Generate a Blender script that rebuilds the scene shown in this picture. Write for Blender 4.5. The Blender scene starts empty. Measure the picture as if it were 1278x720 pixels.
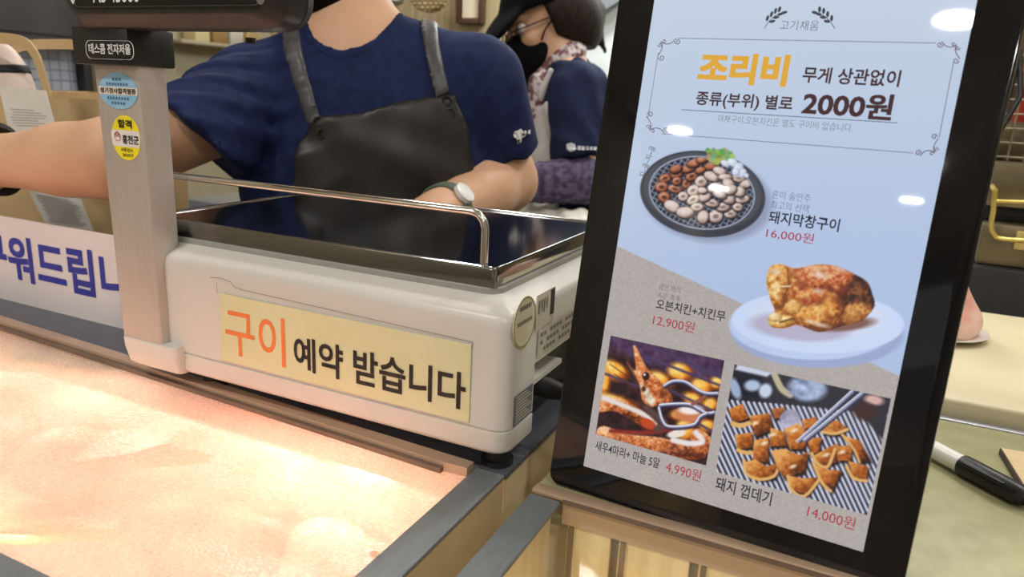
import bpy, bmesh, math, random
import numpy as np
from mathutils import Matrix, Vector

random.seed(7)
SC = bpy.context.scene
COL = SC.collection

# ------------------------------------------------------------------ camera
FPX = 913.0                                   # focal length in pixels of a 1278 px wide frame
CAM = np.array([0.0, 0.0, 0.278])             # the phone, 28 cm above the counter
def unit(v):
    v = np.array(v, float)
    return v / np.linalg.norm(v)
AX = unit((2029, 335, -913))                  # world axes seen from the camera (x right, y down, z forward)
AY = unit((446, -215, 913)); AY = unit(AY - AX * (AX @ AY))
AZ = np.cross(AX, AY)
RW = np.array([AX, AY, AZ])                   # camera frame -> world
cam_data = bpy.data.cameras.new('camera')
cam = bpy.data.objects.new('camera', cam_data)
COL.objects.link(cam)
mw = Matrix.Identity(4)
for i in range(3):
    mw[i][0], mw[i][1], mw[i][2], mw[i][3] = RW[i, 0], -RW[i, 1], -RW[i, 2], CAM[i]
cam.matrix_world = mw
cam_data.sensor_width = 36.0
cam_data.lens = FPX / 1278 * 36.0
cam_data.clip_start = 0.02
cam_data.dof.use_dof = True
cam_data.dof.focus_distance = 0.60
cam_data.dof.aperture_fstop = 9.0
SC.camera = cam

# ------------------------------------------------------------------ light and exposure
SC.view_settings.view_transform = 'Standard'
SC.view_settings.look = 'None'
SC.view_settings.exposure = 0.0
SC.view_settings.gamma = 1.0
SC.view_settings.use_curve_mapping = False
W = bpy.data.worlds.new('world'); SC.world = W; W.use_nodes = True
W.node_tree.nodes['Background'].inputs[0].default_value = (1.0, 0.985, 0.955, 1)
W.node_tree.nodes['Background'].inputs[1].default_value = 0.42
CEIL = 1.62
def downlight(x, y, power=12.0, size=0.17, col=(1.0, 0.975, 0.94)):
    l = bpy.data.lights.new('ceiling_downlight', 'AREA')
    l.shape = 'DISK'; l.size = size; l.energy = power; l.color = col
    o = bpy.data.objects.new('ceiling_downlight', l); o.location = (x, y, CEIL - 0.02)
    COL.objects.link(o)
for x, y, p in [(-0.02, -2.43, 14), (-1.73, -4.29, 14), (-0.19, -6.1, 14), (-1.9, -6.3, 14), (1.7, -2.43, 14), (-1.75, -2.2, 14),
                (-2.3, -9.9, 14), (-4.2, -10.6, 14),
                (-0.75, -0.55, 13), (0.85, -0.55, 13), (-2.3, -0.5, 13),
                (-1.05, 1.25, 8), (0.45, 1.2, 9), (-1.95, 2.1, 7), (-1.5, 2.0, 4), (0.1, 2.0, 8), (1.3, 1.6, 8)]:
    downlight(x, y, p)
def area(name, loc, target, sx, sy, power, col):
    l = bpy.data.lights.new(name, 'AREA'); l.shape = 'RECTANGLE'; l.size = sx; l.size_y = sy
    l.energy = power; l.color = col
    o = bpy.data.objects.new(name, l); o.location = loc
    o.rotation_euler = (Vector(target) - Vector(loc)).to_track_quat('-Z', 'Y').to_euler()
    COL.objects.link(o)

# ------------------------------------------------------------------ small maths
def ray(u, v):
    return RW @ np.array([u - 639.0, v - 360.0, FPX])
def at(u, v, axis, val):                      # point of a photograph ray on an axis-aligned world plane
    d = ray(u, v); t = (val - CAM[axis]) / d[axis]
    return CAM + d * t
def P(u, v, depth):                           # point of a photograph ray at a forward distance
    return CAM + ray(u, v) / FPX * depth
def px_of(p):                                 # (N,3) world points -> photograph pixels
    q = (np.asarray(p) - CAM) @ RW
    return 639 + FPX * q[..., 0] / q[..., 2], 360 + FPX * q[..., 1] / q[..., 2]
def lin(c):
    c = np.array(c, float) / 255.0
    return np.where(c <= 0.04045, c / 12.92, ((c + 0.055) / 1.055) ** 2.4)
def rgb(*c):
    r = lin(c); return (float(r[0]), float(r[1]), float(r[2]), 1.0)

# ------------------------------------------------------------------ materials
def mat(name, c1, c2=None, rough=0.5, metal=0.0, scale=30.0, bump=0.0, spec=0.5, stretch=(1, 1, 1), coat=0.0, detail=4.0, contrast=(0.35, 0.65)):
    m = bpy.data.materials.new(name); m.use_nodes = True
    nt = m.node_tree; N = nt.nodes; L = nt.links
    b = N['Principled BSDF']
    b.inputs['Roughness'].default_value = rough
    b.inputs['Metallic'].default_value = metal
    b.inputs['Specular IOR Level'].default_value = spec
    b.inputs['Coat Weight'].default_value = coat
    tc = N.new('ShaderNodeTexCoord'); mp = N.new('ShaderNodeMapping'); nz = N.new('ShaderNodeTexNoise')
    mp.inputs['Scale'].default_value = stretch
    nz.inputs['Scale'].default_value = scale; nz.inputs['Detail'].default_value = detail
    L.new(tc.outputs['Object'], mp.inputs['Vector']); L.new(mp.outputs['Vector'], nz.inputs['Vector'])
    rp = N.new('ShaderNodeValToRGB')
    rp.color_ramp.elements[0].position = contrast[0]; rp.color_ramp.elements[1].position = contrast[1]
    rp.color_ramp.elements[0].color = c1; rp.color_ramp.elements[1].color = c2 or c1
    L.new(nz.outputs['Fac'], rp.inputs['Fac']); L.new(rp.outputs['Color'], b.inputs['Base Color'])
    if bump:
        bp = N.new('ShaderNodeBump'); bp.inputs['Strength'].default_value = bump; bp.inputs['Distance'].default_value = 0.004
        L.new(nz.outputs['Fac'], bp.inputs['Height']); L.new(bp.outputs['Normal'], b.inputs['Normal'])
    return m

def emit_mat(name, col, strength):
    m = bpy.data.materials.new(name); m.use_nodes = True
    b = m.node_tree.nodes['Principled BSDF']
    b.inputs['Base Color'].default_value = col
    b.inputs['Emission Color'].default_value = col; b.inputs['Emission Strength'].default_value = strength
    return m

def tile_mat(name, c1, c2, mortar, scale, rough=0.3, w=0.5, h=0.5, off=0.0, msize=0.02):
    m = mat(name, c1, c2, rough)
    nt = m.node_tree; N = nt.nodes; L = nt.links
    b = N['Principled BSDF']; tc = N.new('ShaderNodeTexCoord'); br = N.new('ShaderNodeTexBrick')
    sep = N.new('ShaderNodeSeparateXYZ'); cb = N.new('ShaderNodeCombineXYZ'); ad = N.new('ShaderNodeMath'); ad.operation = 'ADD'
    L.new(tc.outputs['Object'], sep.inputs[0]); L.new(sep.outputs['X'], ad.inputs[0]); L.new(sep.outputs['Y'], ad.inputs[1])
    L.new(ad.outputs[0], cb.inputs['X']); L.new(sep.outputs['Z'], cb.inputs['Y'])
    br.offset = off; br.inputs['Scale'].default_value = scale
    br.inputs['Brick Width'].default_value = w; br.inputs['Row Height'].default_value = h; br.inputs['Mortar Size'].default_value = msize
    br.inputs['Color1'].default_value = c1; br.inputs['Color2'].default_value = c2; br.inputs['Mortar'].default_value = mortar
    L.new(cb.outputs[0], br.inputs['Vector']); L.new(br.outputs['Color'], b.inputs['Base Color'])
    return m

def glass_mat(name, tint, clear=0.85, rough=0.02, frost=(1, 1, 1, 1), noise_scale=0.0, translucent=0.5, bump=0.0):
    """a pane: mostly see-through, a mirror reflection by Fresnel and a share of milky condensation"""
    m = bpy.data.materials.new(name); m.use_nodes = True
    nt = m.node_tree; N = nt.nodes; L = nt.links
    N.remove(N['Principled BSDF']); out = N['Material Output']
    tr = N.new('ShaderNodeBsdfTransparent'); tr.inputs[0].default_value = tint
    gl = N.new('ShaderNodeBsdfGlossy'); gl.inputs['Roughness'].default_value = rough; gl.inputs[0].default_value = (1, 1, 1, 1)
    df = N.new('ShaderNodeBsdfDiffuse'); df.inputs[0].default_value = frost
    tl = N.new('ShaderNodeBsdfTranslucent'); tl.inputs[0].default_value = frost
    m1 = N.new('ShaderNodeMixShader'); m1.inputs[0].default_value = translucent
    L.new(df.outputs[0], m1.inputs[1]); L.new(tl.outputs[0], m1.inputs[2])
    m2 = N.new('ShaderNodeMixShader'); m2.inputs[0].default_value = 1 - clear
    L.new(tr.outputs[0], m2.inputs[1]); L.new(m1.outputs[0], m2.inputs[2])
    fr = N.new('ShaderNodeFresnel'); fr.inputs['IOR'].default_value = 1.45
    geo = N.new('ShaderNodeNewGeometry'); inv = N.new('ShaderNodeMath'); inv.operation = 'SUBTRACT'; inv.inputs[0].default_value = 1.0
    L.new(geo.outputs['Backfacing'], inv.inputs[1]); fm = N.new('ShaderNodeMath'); fm.operation = 'MULTIPLY'
    L.new(fr.outputs[0], fm.inputs[0]); L.new(inv.outputs[0], fm.inputs[1])   # the mirror image comes from the outer faces only
    m3 = N.new('ShaderNodeMixShader'); L.new(fm.outputs[0], m3.inputs[0])
    L.new(m2.outputs[0], m3.inputs[1]); L.new(gl.outputs[0], m3.inputs[2]); L.new(m3.outputs[0], out.inputs[0])
    if noise_scale:
        tc = N.new('ShaderNodeTexCoord')
        n1 = N.new('ShaderNodeTexNoise'); n1.inputs['Scale'].default_value = noise_scale * 0.03; n1.inputs['Detail'].default_value = 3
        n2 = N.new('ShaderNodeTexNoise'); n2.inputs['Scale'].default_value = noise_scale; n2.inputs['Detail'].default_value = 2
        L.new(tc.outputs['Object'], n1.inputs['Vector']); L.new(tc.outputs['Object'], n2.inputs['Vector'])
        a = N.new('ShaderNodeMath'); a.operation = 'MULTIPLY_ADD'; a.inputs[1].default_value = 0.55; a.inputs[2].default_value = 1 - clear - 0.28
        L.new(n1.outputs['Fac'], a.inputs[0])
        a2 = N.new('ShaderNodeMath'); a2.operation = 'MULTIPLY_ADD'; a2.inputs[1].default_value = 0.8; a2.use_clamp = True
        s = N.new('ShaderNodeMath'); s.operation = 'SUBTRACT'; s.inputs[1].default_value = 0.5
        L.new(n2.outputs['Fac'], s.inputs[0]); L.new(s.outputs[0], a2.inputs[0]); L.new(a.outputs[0], a2.inputs[2])
        L.new(a2.outputs[0], m2.inputs[0])
        if bump:
            bp = N.new('ShaderNodeBump'); bp.inputs['Strength'].default_value = bump; bp.inputs['Distance'].default_value = 0.001
            L.new(n2.outputs['Fac'], bp.inputs['Height']); L.new(bp.outputs['Normal'], gl.inputs['Normal'])
            L.new(bp.outputs['Normal'], df.inputs['Normal'])
    return m

# ------------------------------------------------------------------ mesh builder
class MB:
    def __init__(s): s.v = []; s.f = []; s.m = []; s.sm = []
    def add(s, verts, faces, m=0, smooth=False):
        o = len(s.v); s.v.extend([tuple(map(float, p)) for p in verts])
        for q in faces: s.f.append(tuple(int(i) + o for i in q)); s.m.append(m); s.sm.append(smooth)
        return s
    def box(s, x0, x1, y0, y1, z0, z1, m=0, bevel=0.0, seg=2, X=None):
        bm = bmesh.new(); bmesh.ops.create_cube(bm, size=1)
        for q in bm.verts:
            q.co = Vector((x0 + (q.co.x + .5) * (x1 - x0), y0 + (q.co.y + .5) * (y1 - y0), z0 + (q.co.z + .5) * (z1 - z0)))
        if bevel: bmesh.ops.bevel(bm, geom=bm.edges[:], offset=bevel, segments=seg, affect='EDGES', profile=0.5)
        if X is not None: bmesh.ops.transform(bm, matrix=X, verts=bm.verts[:])
        return s.frombm(bm, m, smooth=bool(bevel))
    def frombm(s, bm, m=0, smooth=False):
        bm.verts.index_update()
        s.add([q.co[:] for q in bm.verts], [[q.index for q in f.verts] for f in bm.faces], m, smooth); bm.free(); return s
    def tube(s, pts, r, m=0, n=12, cap=True):
        pts = [np.array(p, float) for p in pts]; k = len(pts)
        rs = r if hasattr(r, '__len__') else [r] * k
        rings = []; prev = None
        for i in range(k):
            t = unit(pts[min(i + 1, k - 1)] - pts[max(i - 1, 0)])
            if prev is None:
                a = np.array([0, 0, 1.]) if abs(t[2]) < .9 else np.array([1., 0, 0])
                e = unit(np.cross(t, a))
            else: e = unit(prev - t * (prev @ t))
            prev = e; g = np.cross(t, e)
            rings.append([pts[i] + rs[i] * (math.cos(2 * math.pi * j / n) * e + math.sin(2 * math.pi * j / n) * g) for j in range(n)])
        return s.loft(rings, m, cap, True)
    def loft(s, rings, m=0, cap=True, smooth=True):
        n = len(rings[0]); vs = [p for r_ in rings for p in r_]; fs = []
        for i in range(len(rings) - 1):
            for j in range(n):
                fs.append((i * n + j, i * n + (j + 1) % n, (i + 1) * n + (j + 1) % n, (i + 1) * n + j))
        s.add(vs, fs, m, smooth)
        if cap:
            s.add(rings[0], [tuple(range(n))[::-1]], m); s.add(rings[-1], [tuple(range(n))], m)
        return s
    def prism(s, outline, O, U, V, depth, m=0, smooth=False):
        """outline (2D) in plane O,U,V, pushed by the vector depth"""
        O, U, V, depth = (np.array(q, float) for q in (O, U, V, depth))
        a = [O + U * p[0] + V * p[1] for p in outline]; c = [q + depth for q in a]
        n = len(a)
        s.add(a + c, [tuple(range(n)), tuple(range(2 * n - 1, n - 1, -1))] + [(i, i + n, (i + 1) % n + n, (i + 1) % n) for i in range(n)], m, smooth)
        return s
    def flat(s, outline, O, U, V, m=0):
        O, U, V = (np.array(q, float) for q in (O, U, V))
        return s.add([O + U * p[0] + V * p[1] for p in outline], [tuple(range(len(outline)))], m)
    def text(s, body, O, U, V, box, m=0, bold=0.0, shear=0.0):
        vs, fs = text_mesh(body, min(bold, 0.016), shear)
        ex = bold - 0.016
        if ex > 0:                                # heavier strokes: the same glyphs once more, a hair to each side
            n = len(vs); offs = [(a * ex, b * ex) for a in (-1, 0, 1) for b in (-1, 0, 1)]
            fs = [tuple(i + k * n for i in q) for k in range(len(offs)) for q in fs]; vs = np.concatenate([vs + np.array(o_) for o_ in offs])
        x0, y0, x1, y1 = box
        O, U, V = (np.array(q, float) for q in (O, U, V))
        lo = vs.min(0); sz = vs.max(0) - lo
        q = (vs - lo) / sz; N = np.cross(U, V); n1 = len(vs) // (9 if ex > 0 else 1)
        s.add([O + U * (x0 + a * (x1 - x0)) + V * (y0 + b * (y1 - y0)) + N * (3e-5 * (i // n1)) for i, (a, b) in enumerate(q)], fs, m); return s
    def build(s, name, mats, parent=None, auto=True):
        me = bpy.data.meshes.new(name); me.from_pydata(s.v, [], s.f)
        for q in (mats if isinstance(mats, (list, tuple)) else [mats]): me.materials.append(q)
        me.polygons.foreach_set('material_index', s.m); me.polygons.foreach_set('use_smooth', s.sm)
        me.update()
        bm = bmesh.new(); bm.from_mesh(me)
        bmesh.ops.remove_doubles(bm, verts=bm.verts[:], dist=1e-6)
        closed = all(e.is_manifold for e in bm.edges)
        if closed: bmesh.ops.recalc_face_normals(bm, faces=bm.faces[:])
        bm.to_mesh(me); bm.free()
        if any(s.sm): me.set_sharp_from_angle(angle=math.radians(38))
        return link(name, me, parent)

def link(name, me, parent=None):
    o = bpy.data.objects.new(name, me); COL.objects.link(o)
    if parent is None:                                       # a thing that is one mesh: origin at its own base
        n = len(me.vertices); co = np.empty(n * 3, np.float32); me.vertices.foreach_get('co', co); co = co.reshape(-1, 3)
        base = np.array([(co[:, 0].min() + co[:, 0].max()) / 2, (co[:, 1].min() + co[:, 1].max()) / 2, co[:, 2].min()])
        me.vertices.foreach_set('co', (co - base).astype(np.float32).ravel()); me.update(); o.location = base
    else:
        o.parent = parent
        o.matrix_parent_inverse = Matrix.Translation(-world_loc(parent))
    return o
def world_loc(o):
    v = Vector(o.location)
    if o.parent: v = v + world_loc(o.parent) + o.matrix_parent_inverse.translation
    return v
def thing(name, label, cat, loc, group=None):
    o = bpy.data.objects.new(name, None); o.location = tuple(float(q) for q in loc); o.empty_display_size = 0.05
    COL.objects.link(o); return tag(o, label, cat, group)
def tag(o, label, cat, group=None, kind=None):
    o['label'] = label; o['category'] = cat
    if group: o['group'] = group
    if kind: o['kind'] = kind
    return o
def struct(o):
    o['kind'] = 'structure'; return o

_tc = {}
def text_mesh(body, bold=0.0, shear=0.0):
    k = (body, bold, shear)
    if k in _tc: return _tc[k]
    c = bpy.data.curves.new('lettering', 'FONT'); c.body = body; c.offset = bold; c.shear = shear; c.resolution_u = 3
    o = bpy.data.objects.new('lettering', c); COL.objects.link(o)
    bpy.context.view_layer.update()
    me = bpy.data.meshes.new_from_object(o)
    vs = np.array([q.co[:2] for q in me.vertices]); fs = [tuple(p.vertices) for p in me.polygons]
    bpy.data.objects.remove(o); bpy.data.curves.remove(c); bpy.data.meshes.remove(me)
    _tc[k] = (vs, fs); return _tc[k]

def rrect(x0, x1, y0, y1, r, n=6):
    pts = []
    for cx, cy, a in ((x1 - r, y1 - r, 0), (x0 + r, y1 - r, 90), (x0 + r, y0 + r, 180), (x1 - r, y0 + r, 270)):
        for i in range(n + 1):
            t = math.radians(a + 90 * i / n); pts.append((cx + r * math.cos(t), cy + r * math.sin(t)))
    return pts
def ellipse(cx, cy, rx, ry, n=32):
    return [(cx + rx * math.cos(2 * math.pi * i / n), cy + ry * math.sin(2 * math.pi * i / n)) for i in range(n)]
def boolean_cut(o, cutter_mb):
    c = cutter_mb.build('cutter', [], None)
    md = o.modifiers.new('cut', 'BOOLEAN'); md.operation = 'DIFFERENCE'; md.object = c; md.solver = 'EXACT'
    bpy.context.view_layer.update()
    me = bpy.data.meshes.new_from_object(o.evaluated_get(bpy.context.evaluated_depsgraph_get()))
    old = o.data; o.modifiers.clear(); o.data = me; me.name = old.name
    bpy.data.objects.remove(c); bpy.data.meshes.remove(old)
    me.set_sharp_from_angle(angle=math.radians(38))

# ------------------------------------------------------------------ distance fields for bodies, clothes and food
class Field:
    def __init__(s, lo, hi, h):
        s.h = h; s.lo = np.array(lo, float); n = np.ceil((np.array(hi) - s.lo) / h).astype(int) + 1
        s.n = n; s.d = np.full(n, 0.5, np.float32)
    def region(s, lo, hi):
        a = np.clip(np.floor((np.array(lo) - s.lo) / s.h).astype(int), 0, s.n); b = np.clip(np.ceil((np.array(hi) - s.lo) / s.h).astype(int) + 1, 0, s.n)
        sl = tuple(slice(int(i), int(j)) for i, j in zip(a, b))
        g = np.stack(np.meshgrid(*[s.lo[i] + s.h * np.arange(a[i], b[i]) for i in range(3)], indexing='ij'), -1).astype(np.float32)
        return sl, g
    def _merge(s, sl, nd, k):
        d = s.d[sl]
        if k > 0:
            hh = np.clip(0.5 + 0.5 * (d - nd) / k, 0, 1)
            s.d[sl] = d * (1 - hh) + nd * hh - k * hh * (1 - hh)
        else: s.d[sl] = np.minimum(d, nd)
    def cone(s, a, b, ra, rb, k=0.02):
        a = np.array(a, float); b = np.array(b, float); m = max(ra, rb) + k + 3 * s.h
        sl, g = s.region(np.minimum(a, b) - m, np.maximum(a, b) + m)
        if g.size == 0: return s
        ab = b - a; t = np.clip(((g - a) @ ab) / max(ab @ ab, 1e-9), 0, 1)
        nd = np.linalg.norm(g - (a + t[..., None] * ab), axis=-1) - (ra + (rb - ra) * t)
        s._merge(sl, nd.astype(np.float32), k); return s
    def ell(s, c, r, axes=None, k=0.02, sub=False):
        c = np.array(c, float); r = np.array(r, float); m = r.max() + k + 3 * s.h
        sl, g = s.region(c - m, c + m)
        if g.size == 0: return s
        q = g - c
        if axes is not None: q = q @ np.array(axes).T
        k0 = np.linalg.norm(q / r, axis=-1); k1 = np.linalg.norm(q / (r * r), axis=-1)
        nd = (k0 * (k0 - 1) / np.maximum(k1, 1e-6)).astype(np.float32)
        if sub:
            d = s.d[sl]; hh = np.clip(0.5 - 0.5 * (d + nd) / max(k, 1e-5), 0, 1)
            s.d[sl] = d * (1 - hh) - nd * hh + k * hh * (1 - hh)
        else: s._merge(sl, nd, k)
        return s
    def grid(s): return s.region(s.lo, s.lo + s.h * (s.n - 1))[1]
    def cut(s, fn): s.d = np.maximum(s.d, fn(s.grid()).astype(np.float32)); return s
    def blank(s):
        o = s.copy(); o.d = np.full(s.d.shape, 0.5, np.float32); return o
    def copy(s):
        o = Field.__new__(Field); o.h, o.lo, o.n, o.d = s.h, s.lo, s.n, s.d.copy(); return o
    def mesh(s):
        d = s.d; ins = d < 0
        cnt = np.zeros(np.array(d.shape) - 1, np.int8)
        for i in (0, 1):
            for j in (0, 1):
                for k in (0, 1):
                    cnt += ins[i:d.shape[0] - 1 + i, j:d.shape[1] - 1 + j, k:d.shape[2] - 1 + k]
        act = (cnt > 0) & (cnt < 8); idx = np.argwhere(act)
        vid = np.full(act.shape, -1, np.int64); vid[act] = np.arange(len(idx))
        pos = np.zeros((len(idx), 3)); w = np.zeros(len(idx))
        cor = [(i, j, k) for i in (0, 1) for j in (0, 1) for k in (0, 1)]
        for a in cor:
            for b in cor:
                if sum(abs(x - y) for x, y in zip(a, b)) == 1 and a < b:
                    A = idx + a; B = idx + b
                    da = d[A[:, 0], A[:, 1], A[:, 2]]; db = d[B[:, 0], B[:, 1], B[:, 2]]
                    mk = (da < 0) != (db < 0); t = np.where(mk, da / np.where(mk, da - db, 1), 0)
                    pos += np.where(mk[:, None], np.array(a) + t[:, None] * (np.array(b) - np.array(a)), 0); w += mk
        V = s.lo + s.h * (idx + pos / w[:, None])
        Q = []
        for ax in range(3):
            o1, o2 = [q for q in range(3) if q != ax]
            lo_ = [slice(None)] * 3; hi_ = [slice(None)] * 3
            lo_[ax] = slice(0, d.shape[ax] - 1); hi_[ax] = slice(1, d.shape[ax])
            for q in (o1, o2): lo_[q] = slice(1, d.shape[q] - 1); hi_[q] = slice(1, d.shape[q] - 1)
            A = ins[tuple(lo_)]; B = ins[tuple(hi_)]; e = np.argwhere(A != B)
            if len(e) == 0: continue
            flip = A[e[:, 0], e[:, 1], e[:, 2]]
            e[:, o1] += 1; e[:, o2] += 1
            def cell(x, y):
                q = e.copy(); q[:, o1] += x; q[:, o2] += y; return vid[q[:, 0], q[:, 1], q[:, 2]]
            f = np.stack([cell(-1, -1), cell(0, -1), cell(0, 0), cell(-1, 0)], 1)
            if ax == 1: flip = ~flip
            f[~flip] = f[~flip][:, ::-1]; Q.append(f)
        return V, np.concatenate(Q)
    def build(s, name, mats, parent=None, relax=2):
        V, Q = s.mesh()
        for _ in range(relax):                               # a little smoothing
            acc = np.zeros_like(V); c = np.zeros(len(V))
            for i in range(4):
                a, b = Q[:, i], Q[:, (i + 1) % 4]
                np.add.at(acc, a, V[b]); np.add.at(c, a, 1); np.add.at(acc, b, V[a]); np.add.at(c, b, 1)
            V = V * 0.5 + 0.5 * acc / np.maximum(c, 1)[:, None]
        me = bpy.data.meshes.new(name); me.from_pydata(V.tolist(), [], Q.tolist())
        me.materials.append(mats); me.polygons.foreach_set('use_smooth', [True] * len(Q)); me.update()
        return link(name, me, parent)

def vnoise(x, y, seed=0):
    xi = np.floor(x).astype(int); yi = np.floor(y).astype(int); fx = x - xi; fy = y - yi
    fx = fx * fx * (3 - 2 * fx); fy = fy * fy * (3 - 2 * fy)
    def h(a, b): 
        q = np.sin(a * 127.1 + b * 311.7 + seed * 74.7) * 43758.5453; return q - np.floor(q)
    return (h(xi, yi) * (1 - fx) + h(xi + 1, yi) * fx) * (1 - fy) + (h(xi, yi + 1) * (1 - fx) + h(xi + 1, yi + 1) * fx) * fy
def fbm(x, y, seed=0, o=4):
    t = 0; a = 0.5
    for i in range(o): t = t + a * vnoise(x, y, seed + i); x = x * 2.03 + 5.1; y = y * 2.03 + 1.7; a *= 0.5
    return t

# ================================================================== SETTING
M_floor = tile_mat('floor_tiles', rgb(150, 140, 125), rgb(160, 150, 135), rgb(100, 95, 88), 1.0, 0.3, 0.4, 0.4, 0.0, 0.01)
M_ceil = mat('ceiling_paint', rgb(225, 220, 210), rgb(232, 228, 220), 0.9, scale=4)
M_wall = mat('wall_paint', rgb(158, 148, 122), rgb(170, 160, 134), 0.7, scale=6)
M_wallb = mat('wall_panelling', rgb(150, 134, 100), rgb(178, 160, 122), 0.6, scale=10, stretch=(6, 6, 0.3))
o = struct(MB().box(-2.2, 2.3, -12.0, 2.35, -1.05, -1.0).build('floor', M_floor))
o = struct(MB().box(-2.2, 2.3, -12.0, 2.35, CEIL, CEIL + 0.05).build('ceiling', M_ceil))
o = struct(MB().box(-2.2, -2.1, -12.0, 2.35, -1.0, CEIL).build('wall_left', M_wall))
o = struct(MB().box(2.2, 2.3, -12.0, 2.35, -1.0, CEIL).build('wall_right', M_wall))
o = struct(MB().box(-2.1, 2.2, 2.25, 2.35, -1.0, CEIL).build('wall_back', M_wallb))

M_steel = mat('brushed_steel', rgb(150, 152, 158), rgb(168, 170, 175), 0.38, 0.85, scale=60, stretch=(1, 14, 14))
M_bar = mat('grey_steel_frame', rgb(128, 134, 138), rgb(136, 142, 146), 0.5, 0.3, scale=40, stretch=(10, 1, 10))
M_dark = mat('black_plastic', rgb(24, 24, 26), rgb(32, 31, 32), 0.38, scale=80)
M_rubber = mat('black_rubber', rgb(15, 15, 16), rgb(24, 24, 24), 0.6, scale=80)
M_wood = mat('bronze_trim', rgb(186, 158, 132), rgb(194, 166, 140), 0.35, 0.25, scale=10)
M_darkstrip = mat('dark_brown_strip', rgb(104, 84, 70), rgb(116, 96, 80), 0.5, scale=30)
M_tan = mat('tan_metal', rgb(226, 206, 164), rgb(236, 220, 182), 0.35, 0.3, scale=14, bump=0.1)
M_cab = mat('cabinet_laminate', rgb(120, 112, 100), rgb(130, 122, 108), 0.5, scale=10)

# ------------------------------------------------------------------ steel counter carrying the scale
t = thing('steel_counter', 'grey steel counter top carrying the white weighing scale and the blue lettered sign', 'counter', (-1.1, 0.6, -1.0))
c = MB()
c.prism([(-2.0, 0.53), (-0.9, 0.492), (-0.236, 0.46), (-0.210, 0.46), (-0.210, 0.735), (-2.0, 0.735)], (0, 0, -0.0045), (1, 0, 0), (0, 1, 0), (0, 0, 0.0045))
M_ctop = mat('counter_steel', rgb(92, 96, 106), rgb(112, 116, 126), 0.36, 0.45, scale=40, stretch=(1, 12, 12))
c.build('worktop', M_ctop, t)
MB().box(-2.0, -0.222, 0.535, 0.72, -1.0, -0.0047).build('cabinet', M_cab, t)
MB().box(-0.2160, -0.2115, 0.462, 0.735, -0.40, -0.0047).build('end_panel', M_tan, t)

# ------------------------------------------------------------------ frosted meat showcase
t = thing('meat_showcase', 'low showcase with a fogged glass top in front of the weighing scale', 'display case', (-0.75, 0.33, -1.0))
M_fog = glass_mat('fogged_glass', (1.0, 0.985, 0.97, 1), 0.36, 0.12, rgb(252, 238, 224), 420.0, 0.6, 0.35)
g = MB(); g.prism([(-1.4, 0.222), (-0.2352, 0.222), (-0.2352, 0.4555), (-0.9, 0.4875), (-1.4, 0.512)], (0, 0, -0.008), (1, 0, 0), (0, 1, 0), (0, 0, 0.006))
g.build('fogged_glass', M_fog, t)
s_ = MB(); s_.prism([(-1.4, 0.512), (-0.9, 0.488), (-0.2355, 0.4555), (-0.2355, 0.4445), (-0.255, 0.4435), (-0.9, 0.476), (-1.4, 0.5)], (0, 0, -0.0015), (1, 0, 0), (0, 1, 0), (0, 0, 0.0075))
s_.build('rear_trim', M_wood, t)
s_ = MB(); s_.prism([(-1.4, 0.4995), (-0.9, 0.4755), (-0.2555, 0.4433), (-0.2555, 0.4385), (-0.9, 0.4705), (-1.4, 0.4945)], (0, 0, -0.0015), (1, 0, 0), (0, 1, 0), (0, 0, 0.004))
s_.build('dark_strip', M_darkstrip, t)  # dark strip in front of the trim: its shade put in as colour
MB().box(-0.2352, -0.2105, 0.10, 0.4595, -0.004, 0.0, bevel=0.0012).build('side_frame', M_bar, t)
MB().box(-1.4, -0.2352, 0.190, 0.222, -0.022, 0.0, bevel=0.0012).build('front_frame', M_bar, t)
MB().box(-0.216, -0.2115, 0.12, 0.459, -0.40, -0.0042).build('side_panel', M_tan, t)
M_tray = mat('white_tray', rgb(235, 225, 215), rgb(245, 238, 228), 0.5, scale=20)
b_ = MB(); b_.box(-1.4, -0.217, 0.195, 0.452, -0.16, -0.135); b_.build('tray_floor', M_tray, t)
b_ = MB(); b_.box(-1.4, -0.217, 0.453, 0.458, -0.40, -0.032); b_.build('rear_panel', M_tray, t)
MB().box(-1.4, -0.217, 0.182, 0.19, -1.0, -0.0225).build('front_panel', M_cab, t)
area('showcase_strip_lamp', (-0.80, 0.425, -0.018), (-0.80, 0.4249, -0.16), 1.1, 0.02, 1.25, (1.0, 0.88, 0.78))
area('showcase_front_lamp', (-0.70, 0.245, -0.018), (-0.70, 0.2451, -0.16), 0.9, 0.02, 1.3, (1.0, 0.89, 0.80))

for u, v, e_ in ((335, 640, .14), (455, 652, .11), (400, 700, .03)):        # lamps added under the glass to make bright patches, no real fittings
    q = at(u, v, 2, -0.075); l = bpy.data.lights.new('added_case_glow', 'AREA'); l.shape = 'DISK'; l.size = 0.03; l.energy = e_; l.color = (1.0, 0.97, 0.88)
    o = bpy.data.objects.new('added_case_glow', l); o.location = (q[0], q[1], -0.02); COL.objects.link(o)
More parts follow.
